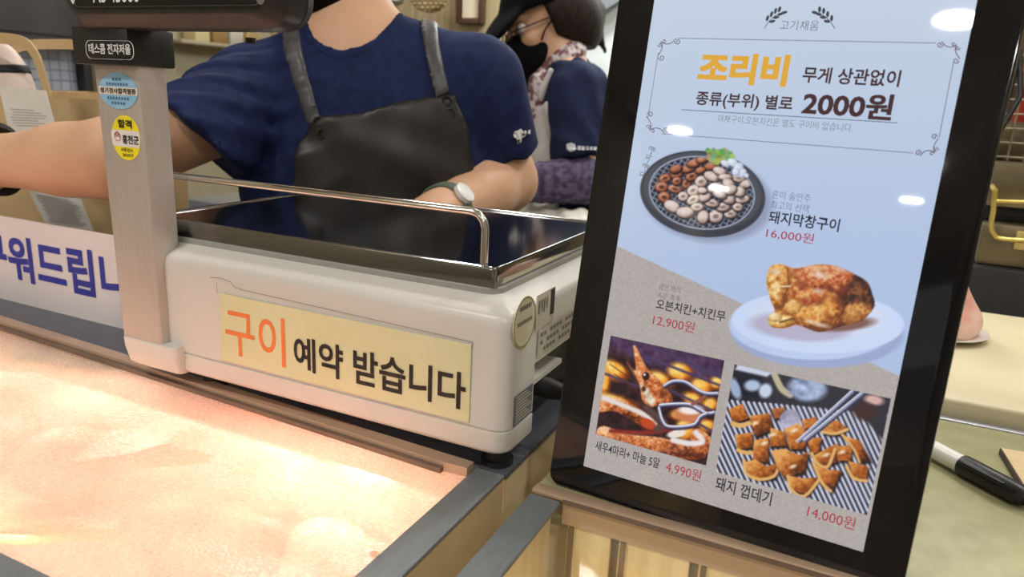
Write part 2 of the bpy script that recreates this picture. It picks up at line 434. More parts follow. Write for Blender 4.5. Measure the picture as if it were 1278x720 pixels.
# raw meat under the fogged glass
M_meat = mat('raw_pork', rgb(236, 170, 156), rgb(246, 212, 196), 0.4, scale=18, contrast=(0.3, 0.7))
M_meat2 = mat('raw_pork_lean', rgb(205, 90, 80), rgb(232, 160, 140), 0.35, scale=22)
M_fat = mat('yellow_fat', rgb(236, 190, 90), rgb(248, 220, 140), 0.4, scale=40)
rng = random.Random(3)
slabs = [(-1.02, 0.42), (-0.86, 0.30), (-0.84, 0.44), (-0.66, 0.30), (-0.64, 0.43), (-0.47, 0.28), (-0.45, 0.405), (-0.31, 0.29), (-0.30, 0.40)]
for i, (x, y) in enumerate(slabs):
    f = Field((x - 0.12, y - 0.09, -0.14), (x + 0.12, y + 0.09, -0.04), 0.006)
    for k in range(7):
        f.ell((x + rng.uniform(-.055, .055), y + rng.uniform(-.035, .035), -0.105 + rng.uniform(-.006, .02)), (rng.uniform(.03, .05), rng.uniform(.022, .036), rng.uniform(.018, .03)), None, 0.02)
    f.cut(lambda g: -0.1345 - g[..., 2])
    o = f.build('meat_slab', M_meat if i % 3 else M_meat2)
    tag(o, 'pink raw meat slab lying blurred under the fogged glass top', 'meat', 'raw meat slabs under the fogged glass')
for nm, pts in (('long yellow fat strand under the fogged glass near its front bar', [(-5, 672), (40, 668), (90, 664), (160, 670)]),
                ('short pale yellow fat strip in the middle of the fogged glass top', [(170, 580), (205, 572), (245, 570), (265, 573)])):
    q = [at(u, v, 2, -0.022) for u, v in pts]
    o = MB().tube(q, [0.004, 0.007, 0.006, 0.003], 0, 10).build('fat_strand', M_fat)
    tag(o, nm, 'meat')
q = [at(u, v, 2, -0.060) for u, v in ((86, 577), (140, 538), (200, 530), (232, 545), (160, 566))]  # white sheet standing in for a bright cleared smear in the fog
M_film = mat('white_paper', rgb(246, 242, 232), rgb(250, 247, 240), 0.6, scale=60)
M_thin = glass_mat('thin_white_paper', (1, 1, 1, 1), 0.12, 0.3, rgb(255, 250, 240), 0, 0.6)
f_ = MB(); n = len(q)
f_.add([p for p in q] + [p - np.array([0, 0, .0012]) for p in q], [tuple(range(n)), tuple(range(2 * n - 1, n - 1, -1))] + [(i, i + n, (i + 1) % n + n, (i + 1) % n) for i in range(n)])
tag(f_.build('smear_sheet', M_film), 'pointed white sheet put in for a cleared smear in the fogged glass', 'paper')
M_red = mat('red_meat_scrap', rgb(190, 40, 36), rgb(206, 70, 60), 0.4, scale=60)
M_leaf = mat('garnish_green', rgb(96, 150, 40), rgb(150, 190, 70), 0.5, scale=40)
lf = MB()
for i in range(110):
    p = at(-40 + 1.7 * i, 428 + 0.25 * i + rng.uniform(0, 26), 2, -0.0135)
    lf.tube([p, p + np.array([rng.uniform(-.012, .012), -.008, .002])], [0.003, 0.001], 0, 6)
for u_, v_ in ((335, 662), (262, 700), (290, 706), (470, 688)):
    q_ = at(u_, v_, 2, -0.012); s__ = Field(q_ - .012, q_ + .012, .0012)
    for k in range(3): s__.ell(q_ + np.array([rng.uniform(-.003, .003), rng.uniform(-.003, .003), -.001]), (.0028, .0018, .0014), None, .002)
    s__.cut(lambda g: g[..., 2] + .0085)
    tag(s__.build('meat_scrap', M_red), 'tiny red meat scrap stuck under the fogged glass', 'meat', 'red meat scraps under the fogged glass')
tag(lf.build('garnish_strip', M_leaf), 'pale green garnish strip under the fogged glass along the rear trim', 'garnish', kind='stuff')

# ------------------------------------------------------------------ clear showcase below the menu screen
t = thing('glass_showcase', 'clear glass topped showcase with warm lit sliding doors under the menu screen', 'display case', (-0.02, 0.36, -1.0))
MB().box(-0.183, -0.159, 0.10, 0.4455, -0.004, 0.0, bevel=0.0012).build('side_frame', M_bar, t)
MB().box(-0.183, 0.30, 0.4480, 0.4592, -0.0015, 0.0018, bevel=0.0008).build('rear_rim', M_wood, t)
MB().box(-0.158, 0.30, 0.4458, 0.4479, -0.0020, 0.0006).build('dark_strip', M_darkstrip, t)
M_band = mat('rear_band', rgb(188, 160, 134), rgb(196, 168, 142), 0.3, 0.2, scale=6)
MB().box(-0.158, 0.30, 0.4482, 0.4590, -0.0190, -0.0022).build('rear_band', M_band, t)
M_door = mat('cream_door', rgb(214, 190, 140), rgb(228, 206, 158), 0.3, scale=12, stretch=(8, 8, 0.4))
M_mull = mat('door_edge_metal', rgb(120, 104, 76), rgb(140, 124, 92), 0.4, 0.4, scale=30)
xs = [-0.157, -0.118, -0.062, -0.008, 0.048, 0.11, 0.18, 0.25, 0.30]
for a, b in zip(xs[:-1], xs[1:]):
    d = MB().box(a + 0.003, b - 0.003, 0.4495, 0.454, -0.45, -0.0195, bevel=0.001).build('sliding_door', M_door, t)
    MB().box(a + 0.005, a + 0.0085, 0.4465, 0.4494, -0.45, -0.0195).build('door_edge', M_mull, d)
MB().box(-0.183, -0.166, 0.12, 0.4465, -0.45, -0.0042).build('side_panel', M_door, t)
MB().box(-0.176, 0.30, 0.12, 0.4465, -0.47, -0.452).build('tray_floor', M_door, t)
MB().box(-0.183, 0.30, 0.11, 0.118, -1.0, -0.051).build('front_panel', M_cab, t)
M_clear = glass_mat('clear_glass', (0.98, 0.97, 0.94, 1), 0.97, 0.03, rgb(240, 225, 200), 0, 0.3)
MB().box(-0.1588, 0.30, 0.14, 0.4450, -0.007, -0.002).build('glass_top', M_clear, t)
area('glass_showcase_lamp', (0.05, 0.30, -0.012), (0.05, 0.34, -0.212), 0.36, 0.02, 0.55, (1.0, 0.90, 0.72))

# ------------------------------------------------------------------ olive worktop to the right
M_olive = mat('olive_worktop', rgb(152, 148, 108), rgb(164, 160, 122), 0.42, 0.1, scale=50)
t = thing('prep_worktop', 'pale olive worktop behind the menu screen with the marker pen on it', 'counter', (0.5, 0.62, -1.0))
MB().box(-0.183, 1.3, 0.4600, 0.768, -0.03, 0.0, bevel=0.001).build('worktop', M_olive, t)
MB().box(-0.183, 1.3, 0.4700, 0.765, -1.0, -0.03).build('cabinet', M_tan, t)
l_ = MB(); l_.box(-0.183, 1.3, 0.7685, 0.7790, -0.03, 0.001, bevel=0.001); l_.build('rear_lip', M_steel, t)
M_cream = mat('cream_cutting_board', rgb(205, 194, 158), rgb(216, 206, 172), 0.55, scale=12, contrast=(0.3, 0.7))
cb = tag(MB().box(-0.05, 1.3, 0.786, 1.20, -0.012, 0.016, bevel=0.004, seg=3).build('cutting_board', M_cream), 'large cream cutting board behind the steel lip with the plate of raw meat', 'cutting board')
t = thing('rear_table', 'cabinet standing under the cream cutting board', 'table', (0.6, 1.0, -1.0))
MB().box(-0.05, 1.3, 0.7795, 1.24, -0.05, -0.0125).build('table_top', M_steel, t)
MB().box(-0.03, 1.28, 0.80, 1.22, -1.0, -0.05).build('cabinet', M_cab, t)

# marker pen
a = at(1160, 558, 2, 0.0085); b = at(1282, 622, 2, 0.0085); d = unit(b - a)
t = thing('marker_pen', 'white marker pen with a black cap lying on the olive worktop', 'pen', (a[0], a[1], 0))
M_white = mat('white_plastic', rgb(232, 230, 224), rgb(238, 236, 230), 0.3, scale=60)
capj = at(1201, 580, 2, 0.0085)
s0 = capj - d * 0.085
MB().tube([s0, s0 + d * .003, capj], [0.0055, 0.0075, 0.0075], 0, 24).build('barrel', M_white, t)
MB().tube([capj, capj + d * .0015, capj + d * .046, b - d * .004, b], [0.0083, 0.0088, 0.0084, 0.0075, 0.006], 0, 24).build('cap', M_dark, t)
n_ = np.array([d[1], -d[0], 0])
MB().tube([capj + d * .006 + n_ * .0075 + np.array([0, 0, .005]), capj + d * .04 + n_ * .0068 + np.array([0, 0, .005])], 0.0018, 0, 8).build('clip', M_dark, t)

# clipboard corner
A = at(1250, 559, 2, 0.006); B = at(1279, 606, 2, 0.006); e1 = unit(B - A); e2 = np.array([-e1[1], e1[0], 0]);
if e2[0] < 0: e2 = -e2
t = thing('clipboard', 'light wooden clipboard with white paper cut off by the picture edge', 'clipboard', (A[0], A[1], 0))
M_ply = mat('light_plywood', rgb(212, 186, 142), rgb(222, 198, 156), 0.5, scale=20, stretch=(1, 8, 1))
M_plyedge = mat('dark_board_edge', rgb(62, 48, 38), rgb(80, 62, 48), 0.6, scale=30)
MB().prism([(0, 0), (.22, 0), (.22, .16), (0, .16)], A, e1, e2, (0, 0, -0.0045), 0).build('board', M_ply, t)
MB().prism([(0.0, -0.0012), (.22, -0.0012), (.22, 0.0), (0.0, 0.0)], A + np.array([0, 0, -.0004]), e1, e2, (0, 0, -0.0055), 0).build('board_edge', M_plyedge, t)
MB().prism([(.012, .022), (.21, .022), (.21, .15), (.012, .15)], A + np.array([0, 0, .0006]), e1, e2, (0, 0, -0.0006), 0).build('paper', M_film, t)

# ================================================================== WEIGHING SCALE
M_shell = mat('white_scale_shell', rgb(203, 199, 191), rgb(209, 205, 198), 0.33, scale=4)
M_chrome = mat('polished_tray_steel', rgb(142, 142, 144), rgb(158, 157, 158), 0.10, 1.0, scale=120, stretch=(1, 30, 30))
M_chrome2 = mat('bright_tube_steel', rgb(222, 218, 212), rgb(230, 226, 220), 0.12, 1.0, scale=60)
M_alu = mat('brushed_aluminium', rgb(196, 188, 180), rgb(202, 194, 186), 0.40, 0.5, scale=40, stretch=(14, 14, 0.6))
t = thing('weighing_scale', 'white electronic shop scale with a chrome tray, yellow label and upright display post', 'weighing scale', (-0.37, 0.575, 0))
def shell(levels, x0, x1, y0, y1, name, m):
    k = MB(); k.loft([[(p[0], p[1], z) for p in rrect(x0 + i, x1 - i, y0 + i, y1 - i, max(0.013 - 0.3 * i, .004), 6)] for z, i in levels], 0, True, True)
    return k.build(name, m, t)
SX0, SX1, SY0, SY1 = -0.603, -0.2065, 0.4495, 0.740
body = shell([(0.018, 0.004), (0.0205, 0.0008), (0.023, 0.0), (0.037, 0.0), (0.0374, 0.0016), (0.0384, 0.0016), (0.0388, 0.0004), (0.115, 0.0008), (0.1215, 0.0013), (0.1255, 0.0028), (0.1277, 0.0055), (0.1342, 0.0205), (0.1352, 0.0222)], SX0, SX1, SY0, SY1, 'body', M_shell)
ct = MB(); ct.box(-0.232, -0.19, 0.4975, 0.665, 0.0, 0.079)
boolean_cut(body, ct)
pl_ = MB(); pl_.box(-0.233, -0.230, 0.499, 0.664, 0.02, 0.078); pl_.build('port_panel', M_dark, t)
pg = MB(); pg.tube([(-0.230, 0.523, 0.052), (-0.205, 0.523, 0.050), (-0.190, 0.530, 0.046)], [0.009, 0.009, 0.006], 0, 16); pg.build('plug', M_rubber, t)
pg = MB(); pg.tube([(-0.192, 0.529, 0.0465), (-0.178, 0.545, 0.03), (-0.175, 0.585, 0.006), (-0.173, 0.66, 0.005)], 0.003, 0, 10); pg.build('cable', M_rubber, t)
MB().box(-0.230, -0.208, 0.500, 0.56, 0.060, 0.064).build('port_bar', M_shell, t)
# seat of the tray
shell([(0.1352, 0.0), (0.1396, 0.0), (0.1402, 0.0005)], -0.6045, -0.2305, 0.4735, 0.737, 'tray_seat', mat('grey_seat', rgb(150, 150, 142), rgb(158, 158, 150), 0.4, scale=10))
tr = MB()
rings = [[(p[0], p[1], z) for p in rrect(-0.606 + i, -0.2318 - i, 0.4737 + i, 0.737 - i, .004, 6)] for z, i in ((0.1405, 0.0012), (0.1545, 0.0), (0.1560, 0.0007), (0.1564, 0.0016), (0.1557, 0.0028), (0.1546, 0.0038))]
tr.loft(rings, 0, True, True); tr.build('weighing_tray', M_chrome, t)
zr = at(600, 265, 1, 0.4795); zc = at(604, 322, 1, 0.4795)
x1, zt = zc[0], zr[2]
pts = [(-0.598, 0.472, 0.154), (-0.598, 0.472, zt - .012), (-0.595, 0.472, zt - .004), (-0.586, 0.472, zt)]
pts += [(x1 - 0.012, 0.472, zt), (x1 - 0.006, 0.472, zt - 0.0016), (x1 - 0.0017, 0.472, zt - 0.006), (x1, 0.472, zt - 0.012), (x1, 0.472, 0.154)]
print('rail', x1, zt)
pts = [(p[0], 0.4795, p[2]) for p in pts]
MB().tube(pts, 0.0031, 0, 16).build('guard_rail', M_chrome2, t)
for x in (-0.53, -0.2255):
    for y in (0.476, 0.71):
        MB().tube([(x, y, 0.0), (x, y, 0.004), (x, y, 0.0042), (x, y, 0.0185)], [0.013, 0.013, 0.010, 0.010], 0, 20).build('foot', M_rubber, t)
# post
k = MB(); k.loft([[(p[0], p[1], z) for p in rrect(-0.6115 + (0.29 - z) * .028, -0.5560 + (0.29 - z) * .008, 0.440, 0.4685, .0025, 4)] for z in (0.044, 0.290)], 0, True, True)
k.build('post', M_alu, t)
k = MB(); k.loft([[(p[0], p[1], z) for p in rrect(-0.606 + i, -0.536, 0.4385 + i, 0.49 - i, .006, 5)] for z, i in ((0.018, .006), (0.021, .003), (0.035, .0005), (0.044, 0.0), (0.045, 0.001))], 0, True, True)
k.build('post_base', M_shell, t)
br = MB().box(-0.6225, -0.5535, 0.430, 0.4765, 0.2895, 0.3205, bevel=0.002).build('bracket', M_dark, t)
M_ink_w = mat('white_ink', rgb(225, 225, 225), rgb(232, 232, 232), 0.5, scale=100)
M_ink_k = mat('black_ink', rgb(28, 22, 22), rgb(34, 28, 28), 0.6, scale=100)
M_ink_o = mat('orange_ink', rgb(230, 122, 60), rgb(235, 130, 66), 0.6, scale=100)
M_ink_g = mat('grey_ink', rgb(110, 105, 100), rgb(120, 115, 108), 0.6, scale=100)
def pxbox(u0, v0, u1, v1, y):                       # x and z range on the plane y of two photograph points (lower left, upper right)
    p, q = at(u0, v0, 1, y), at(u1, v1, 1, y); return (p[0], p[2], q[0], q[2])
UX, UZ = (1, 0, 0), (0, 0, 1)
lb = MB(); y = 0.4297
x0_, z0_, x1_, z1_ = pxbox(108, 73, 166, 51, y)
def outline(mb, pts, w, O, U, V, m):                # closed thin line
    pts = np.array(pts); n = len(pts); c = pts.mean(0)
    inner = pts + (c - pts) / np.maximum(np.linalg.norm(c - pts, axis=1), 1e-9)[:, None] * w
    for i in range(n):
        j = (i + 1) % n; mb.flat([pts[i], pts[j], inner[j], inner[i]], O, U, V, m)
outline(lb, rrect(x0_, x1_, z0_, z1_, .006, 5), 0.0007, (0, y, 0), UX, UZ, 0)
x0_, z0_, x1_, z1_ = pxbox(111.5, 67, 162.5, 55, y)
lb.text('데스콤 전자저울', (0, y, 0), UX, UZ, (x0_, z0_, x1_, z1_), 0, 0.02)
lb.build('maker_plate', [M_ink_w], br)
# display head
k = MB()
k.loft([[(p[0], y, p[1]) for p in rrect(-0.6205 + i, -0.381 - i, 0.3180 + i * .9, 0.430 - i, .022 - .4 * i, 7)] for y, i in ((0.4185, 0.0125), (0.4195, 0.0110), (0.427, 0.0015), (0.430, 0.0), (0.446, 0.0), (0.447, 0.0012), (0.448, 0.0), (0.456, 0.002), (0.460, 0.008))], 0, True, True)
M_head = mat('display_head_plastic', rgb(38, 35, 34), rgb(46, 42, 40), 0.42, scale=90)
hd = k.build('display_head', M_head, t)
M_panel = mat('display_window', rgb(10, 12, 14), rgb(16, 18, 20), 0.12, scale=50)
MB().prism(rrect(-0.600, -0.396, 0.3315, 0.414, .008, 6), (0, 0.4182, 0), UX, UZ, (0, 0.0004, 0), 0).build('display_window', M_panel, hd)
tx = MB(); y = 0.4180
a_ = at(116, 3.5, 1, y); b_ = at(174, 4.5, 1, y)
tx.text('AS-45000', (0, y, 0), UX, UZ, (a_[0], a_[2], b_[0], a_[2] + .0105), 0, 0.012)
a_ = at(91, 2, 1, y)
tx.flat([(a_[0] + .0065 * (0.8 * math.sin(q) + .25 * math.sin(2 * q)), a_[2] + .006 + .008 * math.cos(q)) for q in np.linspace(0, 2 * math.pi, 21)[:-1]], (0, y, 0), UX, UZ, 0)
for i in range(3): tx.flat([(a_[0] + .009 + i * .004, a_[2] + .003), (a_[0] + .012 + i * .004, a_[2] + .003), (a_[0] + .012 + i * .004, a_[2] + .0055), (a_[0] + .009 + i * .004, a_[2] + .0055)], (0, y, 0), UX, UZ, 0)
a_ = at(325, 2, 1, y); tx.flat(ellipse(a_[0], a_[2] + .001, .0035, .003), (0, y, 0), UX, UZ, 1)
outline(tx, rrect(-0.598, -0.398, 0.3335, 0.412, .006, 5), 0.0004, (0, y, 0), UX, UZ, 1)
tx.build('model_lettering', [M_ink_w, M_ink_g], hd)
MB().tube([(-0.445, 0.455, 0.3145), (-0.445, 0.455, 0.3105)], 0.004, 0, 12).build('screw', M_rubber, hd)
# yellow paper label
M_yel = mat('pale_yellow_paper', rgb(210, 207, 162), rgb(216, 213, 172), 0.5, scale=20)
lb = MB(); y = 0.4487
q = [at(u, v, 1, y) for u, v in ((276, 449), (585, 528), (588, 431), (274, 366))]
lb.prism([(p[0], p[2]) for p in q], (0, y, 0), UX, UZ, (0, 0.0011, 0), 0)
yt = y - 0.00025
zb = at(330, 455, 1, yt)[2]
x0_ = at(282, 430, 1, yt)[0]; x1_ = at(356, 430, 1, yt)[0]
lb.text('구이', (0, yt, 0), UX, UZ, (x0_, at(345, 456, 1, yt)[2], x1_, at(345, 396, 1, yt)[2]), 2, 0.010)
x0_ = at(367, 450, 1, yt)[0]; x1_ = at(581, 490, 1, yt)[0]
lb.text('예약 받습니다', (0, yt, 0), UX, UZ, (x0_, at(425, 474, 1, yt)[2], x1_, at(425, 431, 1, yt)[2]), 1, 0.022)
lb.build('yellow_label', [M_yel, M_ink_k, M_ink_o], t)['label'] = 'pale yellow paper label'
sd = MB()
def crack(pts, w=0.0005):
    for p, q in zip(pts[:-1], pts[1:]):
        a_ = at(*p, 1, 0.4492); b_ = at(*q, 1, 0.4492); dd = unit(b_ - a_); nn = np.array([-dd[2], 0, dd[0]]) * w / 2
        sd.add([a_ - nn, b_ - nn, b_ + nn, a_ + nn], [(0, 1, 2, 3)])
crack([(262, 346), (276, 347), (288, 352), (292, 358), (300, 361), (590, 427), (588, 436)]); crack([(270, 352), (271, 366)])
sd.build('dirt_line', [M_ink_g], t)
# stickers on the right flank
xs_ = SX1 + 0.0004
def flank(u, v): p = at(u, v, 0, xs_); return p[1], p[2]
FU, FV = (0, 1, 0), (0, 0, 1)
M_pale = mat('pale_sticker', rgb(205, 198, 170), rgb(215, 208, 182), 0.4, scale=120)
M_silver = mat('silver_sticker', rgb(190, 182, 170), rgb(202, 194, 182), 0.35, 0.3, scale=90)
sk = MB(); cy, cz = flank(655, 402); ry = 0.0195
sk.prism(ellipse(cy, cz, ry, ry), (xs_, 0, 0), FU, FV, (-0.0006, 0, 0), 0)
outline(sk, ellipse(cy, cz, ry, ry, 48), 0.0014, (xs_ + .0002, 0, 0), FU, FV, 1)
for i in range(9): sk.flat([(cy - .013 + i * .003, cz - .001), (cy - .011 + i * .003, cz - .001), (cy - .011 + i * .003, cz + .002), (cy - .013 + i * .003, cz + .002)], (xs_ + .0002, 0, 0), FU, FV, 2)
for i in range(7): sk.flat([(cy - .010 + i * .003, cz + .010), (cy - .0078 + i * .003, cz + .010), (cy - .0078 + i * .003, cz + .0135), (cy - .010 + i * .003, cz + .0135)], (xs_ + .0002, 0, 0), FU, FV, 2)
sk.build('seal_sticker', [M_pale, mat('olive_ring', rgb(150, 140, 60), None, 0.4), M_ink_g], t)
sk = MB()
y0_, z1_ = flank(671, 369); y1_, z0_ = 0.5295, z1_ - .028
sk.prism([(y0_, z0_), (y1_, z0_), (y1_, z1_), (y0_, z1_)], (xs_, 0, 0), FU, FV, (-0.0006, 0, 0), 0)
sk.flat([(y1_ - .009, z0_ + .006), (y1_ - .001, z0_ + .006), (y1_ - .001, z1_ - .001), (y1_ - .009, z1_ - .001)], (xs_ + .0002, 0, 0), FU, FV, 1)
for i in range(4): sk.flat([(y0_ + .003 + i * .005, z0_ + .012 + (i % 2) * .005), (y0_ + .006 + i * .005, z0_ + .012), (y0_ + .006 + i * .005, z1_ - .004), (y0_ + .003 + i * .005, z1_ - .006)], (xs_ + .0002, 0, 0), FU, FV, 2)
sk.build('dark_sticker', [M_silver, M_ink_k, M_ink_g], t)
sk = MB(); z1_ = 0.105; z0_ = 0.083; y0_ = 0.500; y1_ = 0.60
sk.prism([(y0_, z0_), (y1_, z0_), (y1_, z1_), (y0_, z1_)], (xs_, 0, 0), FU, FV, (-0.0006, 0, 0), 0)
for r__ in range(3):
    for i in range(14):
        if (i * 7 + r__ * 3) % 5: sk.flat([(y0_ + .004 + i * .0066, z0_ + .003 + r__ * .0065), (y0_ + .0086 + i * .0066, z0_ + .003 + r__ * .0065), (y0_ + .0086 + i * .0066, z0_ + .0062 + r__ * .0065), (y0_ + .004 + i * .0066, z0_ + .0062 + r__ * .0065)], (xs_ + .0002, 0, 0), FU, FV, 1)
sk.build('rating_sticker', [M_silver, M_ink_g], t)
sk = MB(); y0_, y1_, z0_, z1_ = 0.4615, 0.494, 0.0395, 0.064
sk.prism([(y0_, z0_), (y1_, z0_), (y1_, z1_), (y0_, z1_)], (xs_, 0, 0), FU, FV, (-0.0006, 0, 0), 0)
for i in range(9): sk.flat([(y0_ + .002, z0_ + .002 + i * .0025), (y1_ - .002 - (i % 3) * .004, z0_ + .002 + i * .0025), (y1_ - .002 - (i % 3) * .004, z0_ + .0032 + i * .0025), (y0_ + .002, z0_ + .0032 + i * .0025)], (xs_ + .0002, 0, 0), FU, FV, 1)
sk.build('spec_sticker', [mat('slate_sticker', rgb(95, 98, 110), rgb(112, 114, 124), 0.4, scale=60), M_silver], t)
# stickers on the post
yp = 0.4394
sk = MB(); l_ = at(124, 113, 1, yp); r_ = at(171.5, 114, 1, yp); cx, cz, rr = (l_[0] + r_[0]) / 2, (l_[2] + r_[2]) / 2, (r_[0] - l_[0]) / 2; rv = .0152
M_blue = mat('light_blue_sticker', rgb(135, 185, 215), rgb(150, 196, 222), 0.4, scale=60)
sk.prism(ellipse(cx, cz, rr, rv, 40), (0, yp, 0), UX, UZ, (0, 0.0006, 0), 0)
sk.flat([(cx - rr, cz - .0032), (cx + rr, cz - .0032), (cx + rr, cz + .0032), (cx - rr, cz + .0032)], (0, yp - .0002, 0), UX, UZ, 1)
sk.text('정기검사합격필증', (0, yp - .0003, 0), UX, UZ, (cx - rr * .93, cz - .0022, cx + rr * .93, cz + .0024), 2, 0.02)
for zz, w in ((.0095, .006), (.0055, .014), (-.0062, .014), (-.0103, .009)):
    n = int(w / .0016)
    for i in range(n):
        x_ = cx - w + i * 2 * w / n; sk.flat([(x_, cz + zz - .001), (x_ + w / n * 1.3, cz + zz - .001), (x_ + w / n * 1.3, cz + zz + .0012), (x_, cz + zz + .0012)], (0, yp - .0002, 0), UX, UZ, 3)
sk.build('blue_sticker', [M_blue, mat('white_sticker', rgb(225, 215, 200), None, 0.5), M_ink_k, mat('blue_ink', rgb(70, 105, 150), None, .5)], t)['label'] = 'round light blue sticker'
sk = MB(); l_ = at(139.5, 171, 1, yp); r_ = at(175, 174, 1, yp); top = at(155, 144, 1, yp); bot = at(160, 200, 1, yp)
cx, cz, rx, rz = (l_[0] + r_[0]) / 2, (top[2] + bot[2]) / 2, (r_[0] - l_[0]) / 2, (top[2] - bot[2]) / 2
M_yellow = mat('yellow_sticker', rgb(240, 222, 30), rgb(244, 228, 44), 0.4, scale=50)
E = ellipse(cx, cz, rx, rz, 48)
sk.prism(E, (0, yp, 0), UX, UZ, (0, 0.0006, 0), 0)
bd = [(p[0], min(max(p[1], cz - rz * .40), cz + rz * .34)) for p in E]
sk.flat(bd, (0, yp - .0002, 0), UX, UZ, 1)
T_ = lambda s, b, m, bo=0.015: sk.text(s, (0, yp - .0004, 0), UX, UZ, (cx + b[0] * rx, cz + b[1] * rz, cx + b[2] * rx, cz + b[3] * rz), m, bo)
T_('합격', (-.46, .44, .52, .82), 2, .03); T_('홍천군', (-.22, -.26, .92, .14), 2, .02)
T_('사용검사', (-.40, -.62, .46, -.45), 2); T_('2025년', (-.3, -.84, .44, -.68), 2)
for ex, ez, er in ((-.56, .02, .22), (-.56, .16, .12), (-.68, .1, .1), (-.44, .1, .1)):
    outline(sk, ellipse(cx + ex * rx, cz + ez * rz, er * rx, er * rx, 14), .0006, (0, yp - .0004, 0), UX, UZ, 3)
sk.build('oval_sticker', [M_yellow, mat('white_band', rgb(228, 222, 215), None, .5), M_ink_k, mat('pink_ink', rgb(190, 70, 110), None, .5)], t)['label'] = 'yellow oval inspection sticker'

# ================================================================== BLUE LETTERED SIGN
yb = 0.540
t = thing('lettered_sign', 'white sign board with big blue lettering standing behind the scale post', 'sign', (-0.95, yb, 0))
M_board = mat('white_sign_board', rgb(222, 214, 214), rgb(228, 220, 220), 0.45, scale=8)
M_ink_b = mat('blue_lettering', rgb(38, 48, 150), rgb(44, 54, 160), 0.5, scale=60)
sg = MB(); sg.box(-1.30, -0.66, yb, yb + .004, 0.0, 0.1085)
xa = at(12.5, 327, 1, yb)[0]; xb = at(119.5, 345, 1, yb)[0]; pitch = (xb - xa) / 2.78
zt_ = at(66, 303, 1, yb)[2]; zb_ = at(66, 360, 1, yb)[2]
sg.text('구워드립니다', (0, yb - .0004, 0), UX, UZ, (xa - pitch, zb_, xa - pitch + pitch * 5.78, zt_), 1, 0.03)
sg.build('board', [M_board, M_ink_b], t)
MB().box(-1.28, -0.68, yb + .0042, yb + .034, 0.0, 0.003).build('foot', M_board, t)

# ================================================================== MENU SCREEN
DU = unit((0.99861238, -0.04955714, -0.01781562)); DV = unit((-0.03254594, -0.14780092, -0.98848149))
DV = unit(DV - DU * (DU @ DV)); DN = np.cross(DU, DV)            # DN points away from the viewer
UPV = -DV
D0 = at(690, 606, 2, 0.0)
D0 = D0 + UPV * 0.0030
def dsp(u, v):                                                 # photograph point -> (right, up) metres on the screen face
    d = ray(u, v); p = CAM + d * (((D0 - CAM) @ DN) / (d @ DN)) - D0
    return np.array([p @ DU, p @ UPV])
t = thing('menu_screen', 'portrait digital menu screen in a glossy black frame showing grilled food and prices', 'screen', (D0[0] + .11, D0[1] + .02, 0))
M_gloss = mat('glossy_black_frame', rgb(16, 16, 19), rgb(24, 24, 28), 0.05, scale=30)
M_back = mat('black_casing', rgb(26, 26, 28), rgb(32, 32, 34), 0.45, scale=60)
BX0, BX1, BY0, BY1 = -0.0045, 0.2335, -0.0014, 0.376
def slab(x0, x1, y0, y1, r, d0, d1, name, m, rb=0.0):
    k = MB(); rings = []
    for dd, i in ((d0, rb), (d0 + rb * .3, rb * .3), (d0 + rb, 0), (d1 - rb, 0), (d1, rb)) if rb else ((d0, 0), (d1, 0)):
        rings.append([D0 + DU * p[0] + UPV * p[1] + DN * dd for p in rrect(x0 + i, x1 - i, y0 + i, y1 - i, max(r - i, .001), 6)])
    k.loft(rings, 0, True, True); return k.build(name, m, t)
slab(BX0, BX1, BY0, BY1, .009, 0.0, 0.012, 'frame', M_gloss, .0016)
slab(BX0 + .008, BX1 - .008, BY0 + .012, BY1 - .008, .012, 0.0122, 0.030, 'casing', M_back, .003)
k = MB()
pa = D0 + DU * .115 + UPV * .12 + DN * .029
k.tube([pa, pa + np.array([0, .05, -.06]), (pa[0] + .002, pa[1] + .085, 0.008)], [.008, .008, .008], 0, 12); k.build('stand_leg', M_back, t)
MB().box(pa[0] - .06, pa[0] + .06, pa[1] + .03, pa[1] + .11, 0.0002, 0.006, bevel=.002).build('stand_base', M_back, t)

SXA, SXB, SYA, SYB = 0.0215, 0.2085, 0.0190, 0.3495
NU, NV = 330, 585
def sd_poly(x, y, pts):
    pts = np.array(pts, float); ins = np.zeros(x.shape, bool); dist = np.full(x.shape, 1e9)
    for i in range(len(pts)):
        a, b = pts[i], pts[(i + 1) % len(pts)]
        c = ((a[1] > y) != (b[1] > y)); den = (b[1] - a[1]) if b[1] != a[1] else 1e-9
        ins ^= c & (x < (b[0] - a[0]) * (y - a[1]) / den + a[0])
        e = b - a; tt = np.clip(((x - a[0]) * e[0] + (y - a[1]) * e[1]) / max(e @ e, 1e-9), 0, 1)
        dist = np.minimum(dist, np.hypot(x - a[0] - tt * e[0], y - a[1] - tt * e[1]))
    return np.where(ins, -dist, dist)
def sd_line(x, y, pts):
    dist = np.full(x.shape, 1e9); pts = np.array(pts, float)
    for a, b in zip(pts[:-1], pts[1:]):
        e = b - a; tt = np.clip(((x - a[0]) * e[0] + (y - a[1]) * e[1]) / max(e @ e, 1e-9), 0, 1)
        dist = np.minimum(dist, np.hypot(x - a[0] - tt * e[0], y - a[1] - tt * e[1]))
    return dist
def ell_q(x, y, cx, cy, rx, ry, ang=0):
    c, s = math.cos(math.radians(ang)), math.sin(math.radians(ang)); dx, dy = x - cx, y - cy
    return np.hypot((dx * c + dy * s) / rx, (-dx * s + dy * c) / ry)
